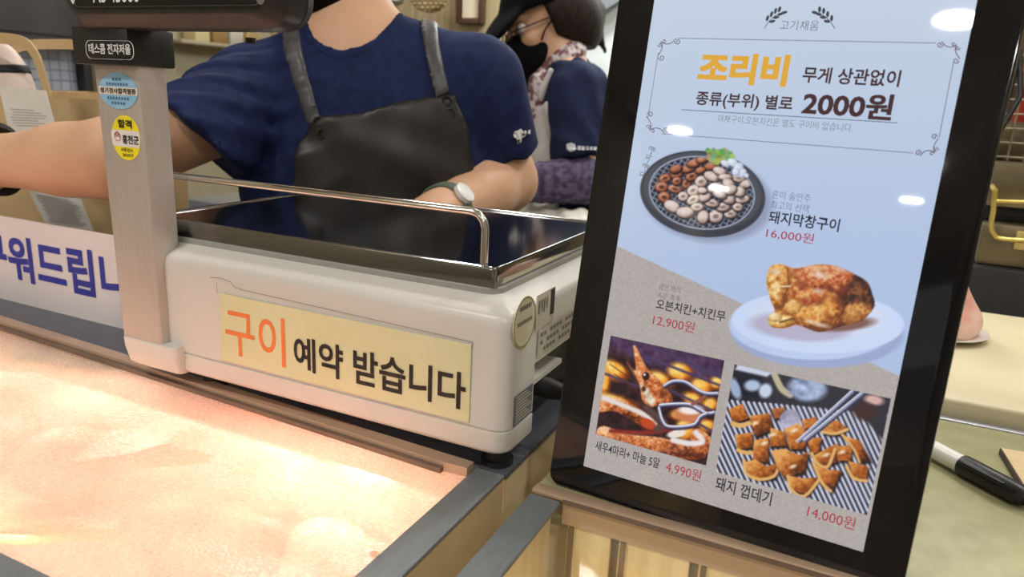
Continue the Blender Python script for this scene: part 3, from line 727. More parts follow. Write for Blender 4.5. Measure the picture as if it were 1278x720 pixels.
def curve(pts, n=8):                                           # Catmull-Rom through points
    p = np.array([pts[0]] + list(pts) + [pts[-1]], float); out = []
    for i in range(1, len(p) - 2):
        for j in range(n):
            u = j / n; out.append(.5 * ((2 * p[i]) + (-p[i - 1] + p[i + 1]) * u + (2 * p[i - 1] - 5 * p[i] + 4 * p[i + 1] - p[i + 2]) * u * u + (-p[i - 1] + 3 * p[i] - 3 * p[i + 1] + p[i + 2]) * u ** 3))
    out.append(p[-2]); return out
class Paint:
    """the picture shown by the screen, one colour per lattice point"""
    def __init__(s, x, y, au, av): s.x, s.y, s.c = x, y, np.zeros(x.shape + (3,)); s.n = fbm(au * 1500, av * 1500, 3, 2); s.g = fbm(au * 260, av * 260, 9, 4); s.h = fbm(au * 620 + 7, av * 620, 21, 3) * .55 + s.g * .45; s.clip = None
    def put(s, alpha, col):
        a = np.clip(alpha, 0, 1)
        if s.clip is not None: a = a * s.clip
        col = np.asarray(col, float)
        s.c = s.c * (1 - a[..., None]) + col * a[..., None]
    def poly(s, pts, col, soft=1.0): s.put(.5 - sd_poly(s.x, s.y, pts) / soft, col)
    def line(s, pts, w, col, soft=1.0): s.put(.5 - (sd_line(s.x, s.y, pts) - w / 2) / soft, col)
    def ell(s, cx, cy, rx, ry, col, ang=0, soft=1.0): s.put(.5 - (ell_q(s.x, s.y, cx, cy, rx, ry, ang) - 1) * min(rx, ry) / soft, col)
    def ball(s, cx, cy, rx, ry, dark, mid, light, ang=0, mottle=0.35, soft=1.2):
        q = ell_q(s.x, s.y, cx, cy, rx, ry, ang); k = np.sqrt(np.clip(1 - q * q, 0, 1))
        sh = k * .75 - (s.x - cx) / rx * .22 - (s.y - cy) / ry * .30 + (s.g - .47) * mottle * 2
        s.put(.5 - (q - 1) * min(rx, ry) / soft, ramp(sh, dark, mid, light))
def ramp(v, a, b, c):
    v = np.clip(v, 0, 1)[..., None]; a, b, c = (np.array(q, float) for q in (a, b, c))
    return np.where(v < .5, a + (b - a) * v * 2, b + (c - b) * (v * 2 - 1))

def paint_menu(x, y, au, av):
    p = Paint(x, y, au, av)
    top = np.clip((y - 0) / 420, 0, 1)[..., None]
    p.c = np.array([200., 214, 232]) * (1 - top) + np.array([176., 196, 232]) * top
    p.c = p.c + (np.clip((850 - x) / 100, 0, 1) * 8)[..., None] * np.array([.5, .3, -.2])
    bl = 308 + .46 * (x - 772) - y                              # below the slanting edge: speckled grey paper
    kr = np.array([180., 172, 168]) + (p.n - .4)[..., None] * 36
    p.put(.5 - bl / 1.5, kr)
    # plate
    P2 = lambda a, b: (900 + a / 4.5, 310 + b / 4.5)
    p.ell(1020, 415, 107.5, 44, (158, 172, 212), 1.5, 3); p.ell(1012, 408, 102, 41, (190, 208, 244), 2, 2)
    p.ell(1021, 402, 107.5, 39, (205, 220, 250), 2, 1.2); p.ell(1021, 396, 86, 27, (212, 222, 246), 2, 4)
    p.ell(998, 408, 62, 17, (186, 180, 205), 5, 5); p.ell(1055, 405, 36, 8, (130, 92, 82), -6, 4)
    # roast chicken
    body = curve([P2(*q) for q in ((258, 150), (275, 105), (330, 88), (420, 112), (530, 92), (640, 98), (740, 140), (820, 190), (850, 260), (862, 310), (845, 350), (780, 410), (690, 432), (620, 455), (540, 468), (430, 430), (360, 448), (285, 440), (262, 390), (300, 350), (275, 280), (255, 200), (258, 150))], 5)
    dkb, mdb, ltb = (70, 30, 14), (184, 98, 40), (240, 196, 124)
    g0 = p.g; p.g = p.h
    sh = .66 - (x - 990) / 120 - (y - 352) / 210 + (p.h - .45) * 1.5
    p.poly(body, ramp(sh, dkb, mdb, ltb), 1.4)
    p.clip = np.clip(.5 - sd_poly(x, y, body) / 1.3, 0, 1)
    p.ball(*P2(600, 160), 44, 19, (120, 52, 26), (196, 100, 52), (232, 180, 134), 14, 1.1, 8)
    p.ball(*P2(790, 250), 17, 28, (26, 12, 10), (66, 32, 20), (140, 84, 48), 22, 1.2, 8)
    p.ball(*P2(830, 320), 9, 14, (24, 12, 10), (52, 26, 18), (120, 70, 40), 10, 1.0, 4)
    p.ball(*P2(752, 372), 26, 15, (80, 38, 16), (160, 94, 40), (222, 168, 92), -12, .9, 5)
    p.ball(*P2(545, 345), 34, 27, (120, 60, 22), (214, 138, 56), (250, 214, 136), 5, 1.0, 4)
    p.ball(*P2(500, 270), 20, 11, (120, 44, 18), (196, 96, 44), (238, 178, 110), -10, 1.2, 7)
    p.ball(*P2(325, 165), 16, 18, (140, 78, 30), (216, 146, 66), (252, 224, 156), 0, .9, 3)
    p.ball(*P2(320, 255), 13, 20, (130, 66, 26), (210, 142, 68), (246, 218, 156), 0, .9, 3)
    p.ball(*P2(400, 330), 12, 9, (150, 90, 34), (222, 164, 84), (252, 230, 170), -20, .8, 3)
    p.ball(*P2(340, 410), 20, 8, (136, 84, 28), (218, 162, 80), (252, 230, 168), -8, .7, 2)
    p.ball(*P2(300, 385), 9, 6, (150, 110, 50), (226, 186, 120), (250, 236, 196), 0, .5, 2)
    for q, r in (((560, 150), (9, 4)), ((545, 240), (6, 3.2)), ((690, 118), (9, 2.6)), ((305, 130), (7, 3)), ((560, 430), (10, 2.5)), ((500, 410), (6, 2))): p.put(.8 * (.5 - (ell_q(x, y, *P2(*q), *r, 10) - 1) * 2.2 / 3), np.array([236., 216, 200]) + (p.h - .5)[..., None] * 60)
    for q in ((478, 292), (552, 302), (450, 200), (600, 385), (640, 280)): p.put(.55 * (.5 - (ell_q(x, y, *P2(*q), 5.5, 4.5, 20) - 1) * 5 / 7), (126, 46, 22))
    p.line([P2(372, 112), P2(384, 200), P2(350, 280), P2(352, 322)], 1.6, (116, 60, 28), 2); p.line([P2(292, 214), P2(390, 212)], 1.8, (240, 214, 164), 1.5)
    p.line(curve([P2(650, 240), P2(684, 300), P2(684, 350), P2(640, 415)]), 1.8, (96, 42, 18), 2.5); p.line([P2(330, 414), P2(412, 392)], 2, (84, 46, 20), 2); p.line(curve([P2(400, 390), P2(440, 432), P2(520, 462)]), 1.6, (130, 74, 26), 2)
    p.g = g0
    p.clip = None
    # round grill
    G = lambda a, b: (790 + a / 6, 180 + b / 6)
    p.ell(884, 249, 80, 53, (150, 160, 188), 8, 8)
    p.ell(877, 242, 78.5, 53.5, (62, 64, 74), 8, 1.4); p.ell(877, 239, 74, 48, (78, 82, 92), 8, 2)
    p.ell(876, 240.5, 66.5, 45.5, (176, 186, 206), 8, 1.2); p.ell(876, 240.5, 64.8, 44, (44, 48, 60), 8, 1.2)
    p.clip = np.clip(.5 - (ell_q(x, y, 876, 240.5, 64.5, 43.5, 8) - 1) * 44, 0, 1)
    a_ = (x * .9 + y * .55) / 6.3; b_ = (x * .55 - y * .95) / 6.3
    for w in (a_, b_):
        q = np.abs(w - np.round(w)) * 6.3; p.put(1.0 - q / 1.1, (150, 160, 184))
    br = ((60, 26, 16), (166, 98, 72), (222, 170, 142)); cr = ((120, 96, 90), (206, 186, 176), (240, 230, 224))
    def ring(a, b, rx, ry, ang, c):
        cx, cy = G(a, b); p.ell(cx + .5, cy + 1.2, rx + .8, ry + .8, (40, 34, 40), ang, 2); p.ball(cx, cy, rx, ry, *c, ang, .25)
        p.ell(cx, cy, rx * .42, ry * .34, tuple(.55 * np.array(c[0]) + .35 * np.array(c[1])), ang, 1.5)
    def lump(a, b, rx, ry, ang, c):
        cx, cy = G(a, b); p.ell(cx + .5, cy + 1.2, rx + .6, ry + .6, (40, 34, 40), ang, 2); p.ball(cx, cy, rx, ry, *c, ang, .3)
    for q in ((240, 255, 8, 5.5), (215, 320, 8, 7), (235, 398, 8, 7), (315, 335, 9, 5), (400, 295, 6, 6), (325, 215, 9, 7), (440, 240, 8, 6), (330, 275, 6, 5)): ring(*q, (q[0] % 40) - 20, br)
    for q in ((415, 180, 10, 5), (460, 140, 10, 5), (520, 110, 8, 5), (580, 165, 9, 5), (320, 185, 8, 5), (505, 195, 7, 4)): lump(*q, -15, br)
    for q in ((510, 280, 8, 7), (450, 345, 8, 6.5), (375, 390, 6.5, 6), (450, 415, 8.5, 5.5), (480, 470, 8, 5), (620, 540, 9, 8), (730, 520, 8, 5.5), (820, 410, 9, 5), (790, 255, 9, 4.5), (785, 470, 6.5, 5), (675, 470, 9, 5.5), (590, 440, 9, 5)): ring(*q, (q[0] % 50) - 30, cr)
    for q in ((590, 240, 10, 6), (650, 200, 9, 5), (690, 245, 9, 4), (850, 295, 9, 5), (715, 290, 8, 5), (540, 390, 8, 6), (715, 410, 8, 6), (800, 355, 7, 6.5), (610, 325, 9, 6), (730, 340, 8, 6), (295, 465, 11, 7), (390, 510, 11, 7), (525, 545, 7, 8.5), (520, 345, 6, 4), (650, 375, 9, 5)): lump(*q, (q[0] % 60) - 30, cr)
    p.clip = None
    for i in range(60):
        r = random.Random(i); cx, cy = G(560 + r.random() * 190, 40 + r.random() * 90)
        if ell_q(np.array(cx), np.array(cy), *G(650, 85), 17, 9.5, 12) < 1: p.ell(cx, cy, 3 + r.random() * 2, 2 + r.random() * 1.5, (90 + r.random() * 90, 130 + r.random() * 70, 70 + r.random() * 60), r.random() * 90, 1.5)
    for q in ((690, 145, 6, 4), (750, 140, 8, 5), (790, 180, 6, 8), (820, 215, 5, 6), (770, 210, 5, 5), (850, 235, 3, 3)): p.ball(*G(q[0], q[1]), q[2], q[3], (150, 160, 190), (200, 210, 232), (240, 244, 252), 30, .2)
    # shrimp photograph
    S = lambda a, b: (740 + a / 4.5, 420 + b / 4.5)
    c0, c1 = dsp(760, 419), dsp(882, 580); cx0, cx1, cy1, cy0 = SHR
    p.clip = ((au > cx0) & (au < cx1) & (av > cy0) & (av < cy1)).astype(float)
    p.put(np.ones_like(x), np.array([46., 26, 30]) + (p.g - .4)[..., None] * np.array([70., 40, 30]))
    p.poly([S(60, -20), S(740, -20), S(740, 300), S(420, 200), S(60, 60)], np.array([74., 50, 82]) + (p.g - .4)[..., None] * 60, 14)
    for q, r, an in (((110, 190), (20, 12), 20), ((60, 250), (8, 16), 0), ((380, 240), (16, 8), 30), ((490, 200), (16, 11), 15), ((610, 280), (14, 10), 20), ((700, 260), (10, 8), 0), ((560, 350), (12, 8), 20), ((660, 380), (10, 8), 0), ((120, 350), (26, 5), 15), ((520, 520), (12, 14), 0), ((640, 500), (10, 8), 0), ((480, 440), (10, 6), 0)):
        p.ball(*S(*q), r[0], r[1], (180, 84, 20), (244, 164, 52), (255, 226, 130), an, .35, 6)
    for a, b in (((150, 60), (330, 150)), ((290, 110), (740, 285)), ((330, 60), (760, 240)), ((560, 160), (760, 250)), ((430, 300), (720, 440)), ((560, 470), (700, 550)), ((60, 205), (300, 300))): p.line([S(*a), S(*b)], 3.2, (74, 60, 96), 2.5)
    orr = ((96, 40, 20), (214, 120, 62), (250, 206, 160)); wh = ((170, 96, 60), (230, 190, 170), (252, 246, 246))
    p.line(curve([S(30, 390), S(120, 380), S(230, 430), S(330, 510)], 6), 17, ramp(.55 - (y - 505) / 40 + (p.h - .45) * 1.9, *orr), 2)
    p.line(curve([S(60, 345), S(190, 395), S(290, 440), S(350, 495)], 6), 6, (232, 222, 220), 3); p.ell(*S(310, 490), 11, 6, (196, 72, 34), 25, 2)
    p.line(curve([S(60, 545), S(200, 590), S(380, 610), S(520, 650), S(610, 640), S(630, 600), S(590, 560)], 6), 19, ramp(.55 - (y - 548) / 46 + (p.h - .45) * 1.9, *orr), 2)
    p.line(curve([S(450, 580), S(540, 600), S(615, 590), S(580, 540)], 6), 7, (238, 228, 226), 3); p.ell(*S(470, 545), 12, 5, (240, 226, 216), -10, 2)
    p.line(curve([S(100, 530), S(300, 540), S(440, 520)], 6), 5, (140, 44, 34), 3); p.ell(*S(540, 440), 20, 9, (208, 128, 84), 5, 3); p.ell(*S(550, 410), 15, 6, (246, 236, 234), 0, 3)
    hd = curve([S(225, 52), S(245, 60), S(300, 170), S(370, 240), S(440, 330), S(440, 370), S(370, 385), S(320, 395), S(275, 350), S(262, 270), S(225, 210), S(190, 140), S(240, 190), S(225, 52)], 5)
    p.poly(hd, ramp(.6 - (x - 805) / 90 + (p.h - .45) * 1.9, *orr), 1.6)
    p.poly([S(270, 270), S(310, 290), S(350, 360), S(335, 390), S(290, 350)], ramp(.6 + (p.g - .45) * 1.5, (150, 110, 80), (226, 206, 180), (250, 246, 240)), 3)
    p.ell(*S(298, 222), 4.6, 5.2, (50, 24, 20), 20, 1.5); p.ell(*S(290, 214), 1.4, 1.6, (230, 220, 230)); p.ell(*S(285, 295), 2.6, 3.4, (70, 40, 30), 0, 2); p.ell(*S(390, 325), 3.5, 5, (120, 60, 30), 0, 3)
    for a in (((250, 260), (95, 155)), ((255, 280), (160, 60)), ((245, 240), (190, 110)), ((250, 300), (120, 210)), ((262, 330), (180, 240)), ((270, 380), (300, 410))): p.line([S(*a[0]), S(*a[1])], 1.1, (84, 44, 44), 1)
    p.line(curve([S(300, 400), S(360, 450), S(400, 490), S(360, 520)], 5), 9, (92, 66, 62), 4)
    st = (196, 198, 220)
    for pts in ([(400, 275), (450, 250), (520, 255), (590, 300), (640, 318), (700, 318)], [(375, 385), (450, 378), (540, 380), (600, 410), (640, 430), (680, 425)], [(370, 400), (390, 470), (430, 505), (560, 495), (600, 450), (640, 430)]):
        p.line(curve([S(a + 4, b + 10) for a, b in pts], 5), 4, (50, 40, 66), 2); p.line(curve([S(*q) for q in pts], 5), 3.8, (134, 136, 168), 1.2); p.line(curve([S(a, b - 3) for a, b in pts], 5), 1.6, (236, 238, 250), 1)
    p.line([S(560, 380), S(630, 335)], 4, (150, 90, 80), 2)
    # pork skin photograph
    K = lambda a, b: (690 + a / 2.77, 380 + b / 2.77)
    cx0, cx1, cy1, cy0 = SKN
    p.clip = ((au > cx0) & (au < cx1) & (av > cy0) & (av < cy1)).astype(float)
    p.put(np.ones_like(x), np.array([34., 30, 38]) + (p.g - .4)[..., None] * 40)
    p.poly([K(600, 325), K(1050, 370), K(1160, 470), K(1080, 720), K(560, 590)], (52, 44, 54), 3)
    for i in range(60):                                          # the bars of the grate run to the lower right
        a0 = 470 + i * 19; p.line([K(a0 - 60, 320 + max(0, (a0 - 520)) * .08), K(a0 + 130 - i * .8, 720)], 2.9, (206, 214, 238) if i < 40 else (160, 164, 190), 1.4)
    p.poly([K(600, 200), K(1160, 320), K(1150, 480), K(1060, 372), K(600, 322)], (40, 40, 50), 3)
    p.ell(*K(690, 285), 24, 13, (30, 34, 46), 8, 2); p.ell(*K(690, 280), 10, 7, (180, 196, 222), 0, 4); p.ell(*K(735, 298), 8, 9, (200, 212, 235), 20, 4); p.ell(*K(630, 290), 6, 14, (160, 176, 206), -20, 3)
    p.line(curve([K(765, 240), K(790, 290), K(820, 312)], 6), 8, (190, 180, 150), 2.5); p.ell(*K(880, 290), 24, 16, np.array([150., 164, 196]) + (p.g - .45)[..., None] * 130, 5, 6)
    p.poly([K(640, 205), K(760, 235), K(740, 250), K(630, 225)], (205, 212, 232), 3); p.ell(*K(1110, 330), 12, 6, (214, 176, 168), 10, 4); p.ell(*K(1080, 370), 15, 11, (60, 34, 30), 10, 6)
    pk = ((72, 32, 12), (182, 98, 34), (232, 168, 92))
    def chunk(pts, k=0.0):
        pts = [K(*q) for q in pts]; c = np.mean(pts, 0)
        p.poly([(a + 1.5, b + 3) for a, b in pts], (26, 18, 18), 4)
        p.poly(pts, ramp(.52 + k - (x - c[0]) / 60 - (y - c[1]) / 44 + (p.h - .45) * 1.2, *pk), 1.5)
    def edge(pts, w=3.4): p.line(curve([K(*q) for q in pts], 5), w, (226, 176, 108), 1.6)
    chunk([(608, 362), (655, 342), (680, 395), (622, 410)]); edge([(622, 412), (650, 418), (680, 410)], 6)
    chunk([(628, 450), (690, 442), (690, 495), (640, 500)]); edge([(640, 503), (665, 512), (697, 512)], 5)
    chunk([(680, 385), (750, 375), (760, 430), (700, 460)], -.1); chunk([(758, 360), (800, 355), (795, 390), (765, 395)], -.05)
    chunk([(695, 470), (745, 460), (745, 545), (692, 540)], .05); chunk([(752, 425), (800, 440), (810, 490), (750, 490)])
    p.ell(*K(820, 400), 13, 14, np.array([176., 172, 196]) + (p.g - .45)[..., None] * 120, 20, 4); chunk([(800, 430), (850, 410), (885, 440), (870, 500), (820, 500)], .1)
    chunk([(660, 545), (700, 535), (740, 560), (785, 545), (770, 600), (720, 605), (680, 590)], .05); edge([(660, 540), (670, 585), (715, 604), (765, 592), (785, 548)], 4)
    chunk([(755, 505), (800, 498), (850, 520), (885, 510), (870, 580), (800, 600), (775, 560)], .12)
    chunk([(810, 590), (860, 600), (925, 598), (880, 660), (830, 640)], .05); edge([(812, 592), (825, 640), (870, 662), (925, 600)], 4)
    chunk([(860, 400), (910, 388), (920, 420), (870, 430)], .05); chunk([(930, 410), (985, 400), (1020, 430), (985, 450), (935, 445)], .05); edge([(930, 440), (975, 446), (1018, 432)], 4)
    chunk([(880, 460), (930, 460), (920, 510), (890, 520)], -.02); chunk([(905, 520), (960, 490), (985, 480), (980, 545), (940, 560), (905, 545)], .05); edge([(895, 515), (915, 550), (950, 560), (975, 500)], 4)
    chunk([(900, 550), (950, 570), (1000, 575), (965, 645), (930, 620)], .02); edge([(900, 548), (930, 615), (960, 645)], 4)
    chunk([(980, 490), (1035, 485), (1030, 540), (985, 540)], .05); chunk([(1000, 450), (1060, 470), (1100, 540), (1060, 545), (1040, 500)], -.1); edge([(1000, 450), (1040, 500), (1060, 545)], 3)
    chunk([(1020, 540), (1090, 560), (1085, 605), (1040, 600)], .02); edge([(1015, 560), (1040, 600), (1085, 610)], 4)
    for q in ((700, 410), (730, 480), (835, 435), (830, 560), (945, 520), (850, 470), (1000, 510), (760, 450)): p.ell(*K(*q), 4, 2, (250, 226, 190), -20, 3)
    for a, b in (((1035, 300), (850, 470)), ((1070, 305), (870, 468))):
        p.line([K(a[0] + 6, a[1] + 4), K(b[0] + 6, b[1] + 4)], 4, (60, 60, 84), 2); p.line([K(*a), K(*b)], 4, (150, 154, 184), 1.2); p.line([K(a[0] - 3, a[1] - 2), K(b[0] - 3, b[1] - 2)], 1.4, (226, 230, 244), 1)
    p.clip = None
    return np.clip(p.c, 0, 255)

def box_of(*px):
    q = np.array([dsp(*a) for a in px]); return q
q = box_of((760, 419), (903, 449), (882, 580), (745, 543)); SHR = ((q[0, 0] + q[3, 0]) / 2, (q[1, 0] + q[2, 0]) / 2, (q[0, 1] + q[1, 1]) / 2, (q[2, 1] + q[3, 1]) / 2)
q = box_of((917, 456), (1107, 494), (1088, 640), (893, 592)); SKN = ((q[0, 0] + q[3, 0]) / 2, (q[1, 0] + q[2, 0]) / 2, (q[0, 1] + q[1, 1]) / 2, (q[2, 1] + q[3, 1]) / 2)
gu, gv = np.meshgrid(np.linspace(SXA, SXB, NU), np.linspace(SYA, SYB, NV), indexing='ij')
NF = -DN
OS = D0 + NF * 0.0004
pts3 = OS + gu[..., None] * DU + gv[..., None] * UPV
gx, gy = px_of(pts3)
cols = lin(paint_menu(gx, gy, gu, gv)).reshape(-1, 3)
idx = np.arange(NU * NV).reshape(NU, NV)
quads = np.stack([idx[:-1, :-1], idx[1:, :-1], idx[1:, 1:], idx[:-1, 1:]], -1).reshape(-1, 4)
mb = MB(); mb.v = [tuple(q) for q in pts3.reshape(-1, 3).tolist()]; mb.f = [tuple(q) for q in quads.tolist()]
mb.m = [0] * len(mb.f); mb.sm = [False] * len(mb.f)
vcol = [tuple(c) for c in cols]
TXO = D0 + NF * 0.0006
def stext(body, lb_, rb_, lt_, col, bold=0.0, shear=0.0):       # lower left, lower right and an upper-left point of the line in the photograph
    a, b, c = dsp(*lb_), dsp(*rb_), dsp(*lt_)
    n0 = len(mb.v); mb.text(body, TXO, DU, UPV, (a[0], (a[1] + b[1]) / 2, b[0], (a[1] + b[1]) / 2 + (c[1] - a[1])), 0, bold, shear)
    vcol.extend([tuple(lin(col))] * (len(mb.v) - n0))
def sline(pts, w, col):
    pts = [dsp(*q) for q in pts]; n0 = len(mb.v)
    for a, b in zip(pts[:-1], pts[1:]):
        d = b - a; l = np.hypot(*d); 
        if l < 1e-7: continue
        nn = np.array([-d[1], d[0]]) / l * w / 2; mb.flat([a - nn, b - nn, b + nn, a + nn], TXO, DU, UPV, 0)
    vcol.extend([tuple(lin(col))] * (len(mb.v) - n0))
def sleaf(cx, cy, l, w, ang, col):
    c = dsp(cx, cy); a = math.radians(ang); n0 = len(mb.v)
    mb.flat([c + np.array([math.cos(a) * l * math.cos(s) - math.sin(a) * w * math.sin(s), math.sin(a) * l * math.cos(s) + math.cos(a) * w * math.sin(s)]) for s in np.linspace(0, 2 * math.pi, 11)[:-1]], TXO, DU, UPV, 0)
    vcol.extend([tuple(lin(col))] * (len(mb.v) - n0))
BRN, NVY, RED, YEL = (70, 44, 48), (40, 40, 58), (176, 44, 64), (228, 172, 62)
stext('고기채움', (973, 38), (1021, 38), (974, 26), (60, 56, 70), -0.012)
for sx_, x0_ in ((1, 954), (-1, 1042)):
    sline([(x0_, 36), (x0_ + sx_ * 5, 28), (x0_ + sx_ * 12, 21), (x0_ + sx_ * 20, 17)], .0004, (60, 60, 70))
    for i, (dx, dy) in enumerate(((6, 24), (11, 19), (16, 15), (21, 13))):
        sleaf(x0_ + sx_ * (dx - 2), dy - 1, .0019, .0009, 90 + sx_ * -8, (66, 66, 78)); sleaf(x0_ + sx_ * (dx + 4), dy + 3, .0019, .0009, 90 - sx_ * 75, (66, 66, 78))
stext('조리비', (869, 105), (981, 107), (872, 67), YEL, 0.045)
stext('무게 상관없이', (1000, 105), (1122, 107), (1001, 85), BRN, 0.022)
stext('종류(부위) 별로', (867, 136), (988, 139), (869, 116), BRN, 0.022)
stext('2000원', (999, 146), (1112, 148), (1002, 115), BRN, 0.029)
sline([(851, 137), (1120, 153.5)], .0004, (70, 70, 82))
stext('야채구이,오븐치킨은 별도 구이비 없습니다.', (895, 156), (1064, 162), (896, 146), (92, 98, 118), -0.012)
for a, b in (((846, 48), (1168, 54)), ((1190, 78), (1172, 172)), ((826, 167), (1140, 191)), ((822, 66), (809, 146))): sline([a, b], .00035, (92, 90, 104))
def curl(cx, cy, sx_, sy_):
    def w(pts): sline([(cx + sx_ * a, cy + sy_ * b) for a, b in pts], .00055, (112, 98, 112))
    for ox, oy, r in ((-22, 2, 4), (-2, 22, 4), (0, 6, 3.2), (-5, 1, 3.2)):
        w([(ox + (r - i * .28) * math.cos(i * .7), oy + (r - i * .28) * math.sin(i * .7)) for i in range(12)])
    w(curve([(-20, -2), (-14, 4), (-7, 5), (-2, 3)], 4)); w(curve([(3, 20), (-1, 14), (-3, 8), (-1, 3)], 4))
curl(824, 50, -1, 1); curl(1195, 54, 1, 1); curl(1168, 193, 1, -1); curl(810, 165, -1, -1)
def stext_dir(body, p0, p1, hgt, col, bold):                    # a line of writing along a slanting direction
    a, b = dsp(*p0), dsp(*p1); d = (b - a); l = np.hypot(*d); d = d / l; nn = np.array([-d[1], d[0]]); n0 = len(mb.v)
    mb.text(body, TXO + DU * a[0] + UPV * a[1], DU * d[0] + UPV * d[1], DU * nn[0] + UPV * nn[1], (0, 0, l, hgt), 0, bold); vcol.extend([tuple(lin(col))] * (len(mb.v) - n0))
stext_dir('지~글~지~글', (805, 222), (819, 184), .0046, (60, 60, 72), 0.0)
stext('혼이 술안주', (963, 249), (1011, 251), (964, 239), (80, 90, 116), -0.012); stext('최고의 선택', (961, 262), (1009, 264), (962, 252), (80, 90, 116), -0.012)
stext('돼지막창구이', (958, 282), (1047, 286), (960, 266), NVY, 0.018)
stext('16,000원', (955, 300), (1015, 302), (957, 287), RED, 0.002)
stext('겉은 바삭', (822, 363), (850, 364), (823, 355), (76, 76, 88), -0.012); stext('속은 촉촉', (820, 373), (849, 375), (821, 366), (76, 76, 88), -0.012)
stext('오븐치킨+치킨무', (818, 389), (905, 398), (819, 376), NVY, 0.014)
stext('12,900원', (814, 408), (866, 414), (816, 394), RED, 0.0)
stext('새우4마리+ 마늘 5알', (742, 564), (823, 582), (743, 551), NVY, 0.012)
stext('4,990원', (830, 591), (874, 600), (832, 576), RED, 0.0)
stext('돼지 껍데기', (892, 612), (962, 630), (894, 595), NVY, 0.014)
stext('14,000원', (1006, 647), (1066, 660), (1008, 631), RED, 0.0)
scr = None
me = bpy.data.meshes.new('screen'); me.from_pydata(mb.v, [], mb.f)
at_ = me.color_attributes.new('picture', 'FLOAT_COLOR', 'POINT')
buf = np.ones((len(mb.v), 4), np.float32); buf[:, :3] = np.array(vcol); at_.data.foreach_set('color', buf.ravel())
M_scr = bpy.data.materials.new('lit_screen'); M_scr.use_nodes = True
b = M_scr.node_tree.nodes['Principled BSDF']; an = M_scr.node_tree.nodes.new('ShaderNodeAttribute'); an.attribute_name = 'picture'
M_scr.node_tree.links.new(an.outputs['Color'], b.inputs['Emission Color']); b.inputs['Emission Strength'].default_value = 0.92
b.inputs['Base Color'].default_value = (0.012, 0.012, 0.014, 1); b.inputs['Roughness'].default_value = 0.025
me.materials.append(M_scr); me.update()
link('screen', me, t)['label'] = 'lit screen picture'

# ================================================================== PEOPLE
M_skin = mat('skin', rgb(206, 160, 128), rgb(218, 174, 142), 0.5, scale=14, contrast=(0.3, 0.7))
M_navy = mat('navy_cotton', rgb(24, 34, 70), rgb(31, 43, 83), 0.85, scale=60, spec=0.2)
M_navy2 = mat('dark_navy_cotton', rgb(22, 30, 58), rgb(28, 38, 68), 0.85, scale=60, spec=0.2)
M_leather = mat('black_leather', rgb(34, 32, 33), rgb(44, 41, 41), 0.42, scale=26, bump=0.12)
M_strap = mat('grey_leather_strap', rgb(66, 64, 66), rgb(88, 86, 88), 0.42, scale=40)
M_mask = mat('black_mask_fabric', rgb(13, 13, 14), rgb(19, 19, 20), 0.85, scale=90, spec=0.1)
M_hair = mat('dark_brown_hair', rgb(30, 22, 18), rgb(50, 37, 30), 0.6, spec=0.2, scale=30, stretch=(6, 6, 1), bump=0.3)
M_trouser = mat('black_trousers', rgb(28, 28, 32), rgb(36, 36, 40), 0.8, scale=50)
M_shoe = mat('black_shoes', rgb(22, 22, 22), rgb(28, 28, 28), 0.5, scale=50)
M_eye = mat('eye_white', rgb(235, 230, 225), None, 0.2, scale=20)
M_iris = mat('dark_iris', rgb(30, 20, 16), None, 0.15, scale=20)
ZU = np.array([0, 0, 1.0])
VF = RW @ np.array([0, 0, 1.0]); VF = unit(VF * [1, 1, 0])          # away from the camera, level
VL = RW @ np.array([1.0, 0, 0]); VL = unit((VL - VF * (VL @ VF)) * [1, 1, 0])   # to the picture's right, level

def hit(field, u, v, d0=0.4):                                     # where a photograph ray meets a body surface
    for dd in np.arange(d0, d0 + 2.0, 0.002):
        p = P(u, v, dd); i = np.round((p - field.lo) / field.h).astype(int)
        if (i >= 0).all() and (i < field.n).all() and field.d[tuple(i)] < 0: return p
    return None
def patch(mb, field, polys, m=0, lift=0.003):
    for poly in polys:
        q = [hit(field, *a) for a in poly]
        if any(x is None for x in q): continue
        q = np.array(q); q = q + unit(CAM - q.mean(0)) * lift
        mb.add(q, [tuple(range(len(q)))], m)
def decal(mb, field, polys, m=0, lift=0.0035, step=1.0):          # a print that follows the cloth, laid on in small cells
    for poly in polys:
        pa = np.array(poly, float); lo_, hi_ = pa.min(0), pa.max(0)
        for u in np.arange(lo_[0], hi_[0], step):
            for v in np.arange(lo_[1], hi_[1], step):
                if sd_poly(np.array([u + step / 2]), np.array([v + step / 2]), pa)[0] > 0: continue
                q = [hit(field, a, b) for a, b in ((u, v), (u + step, v), (u + step, v + step), (u, v + step))]
                if any(k is None for k in q): continue
                mb.add([k + unit(CAM - k) * lift for k in q], [(0, 1, 2, 3)], m)
def frame_of(fwd, up):
    fwd = unit(fwd); up = unit(up - fwd * (up @ fwd)); return np.array([np.cross(fwd, up), fwd, up])
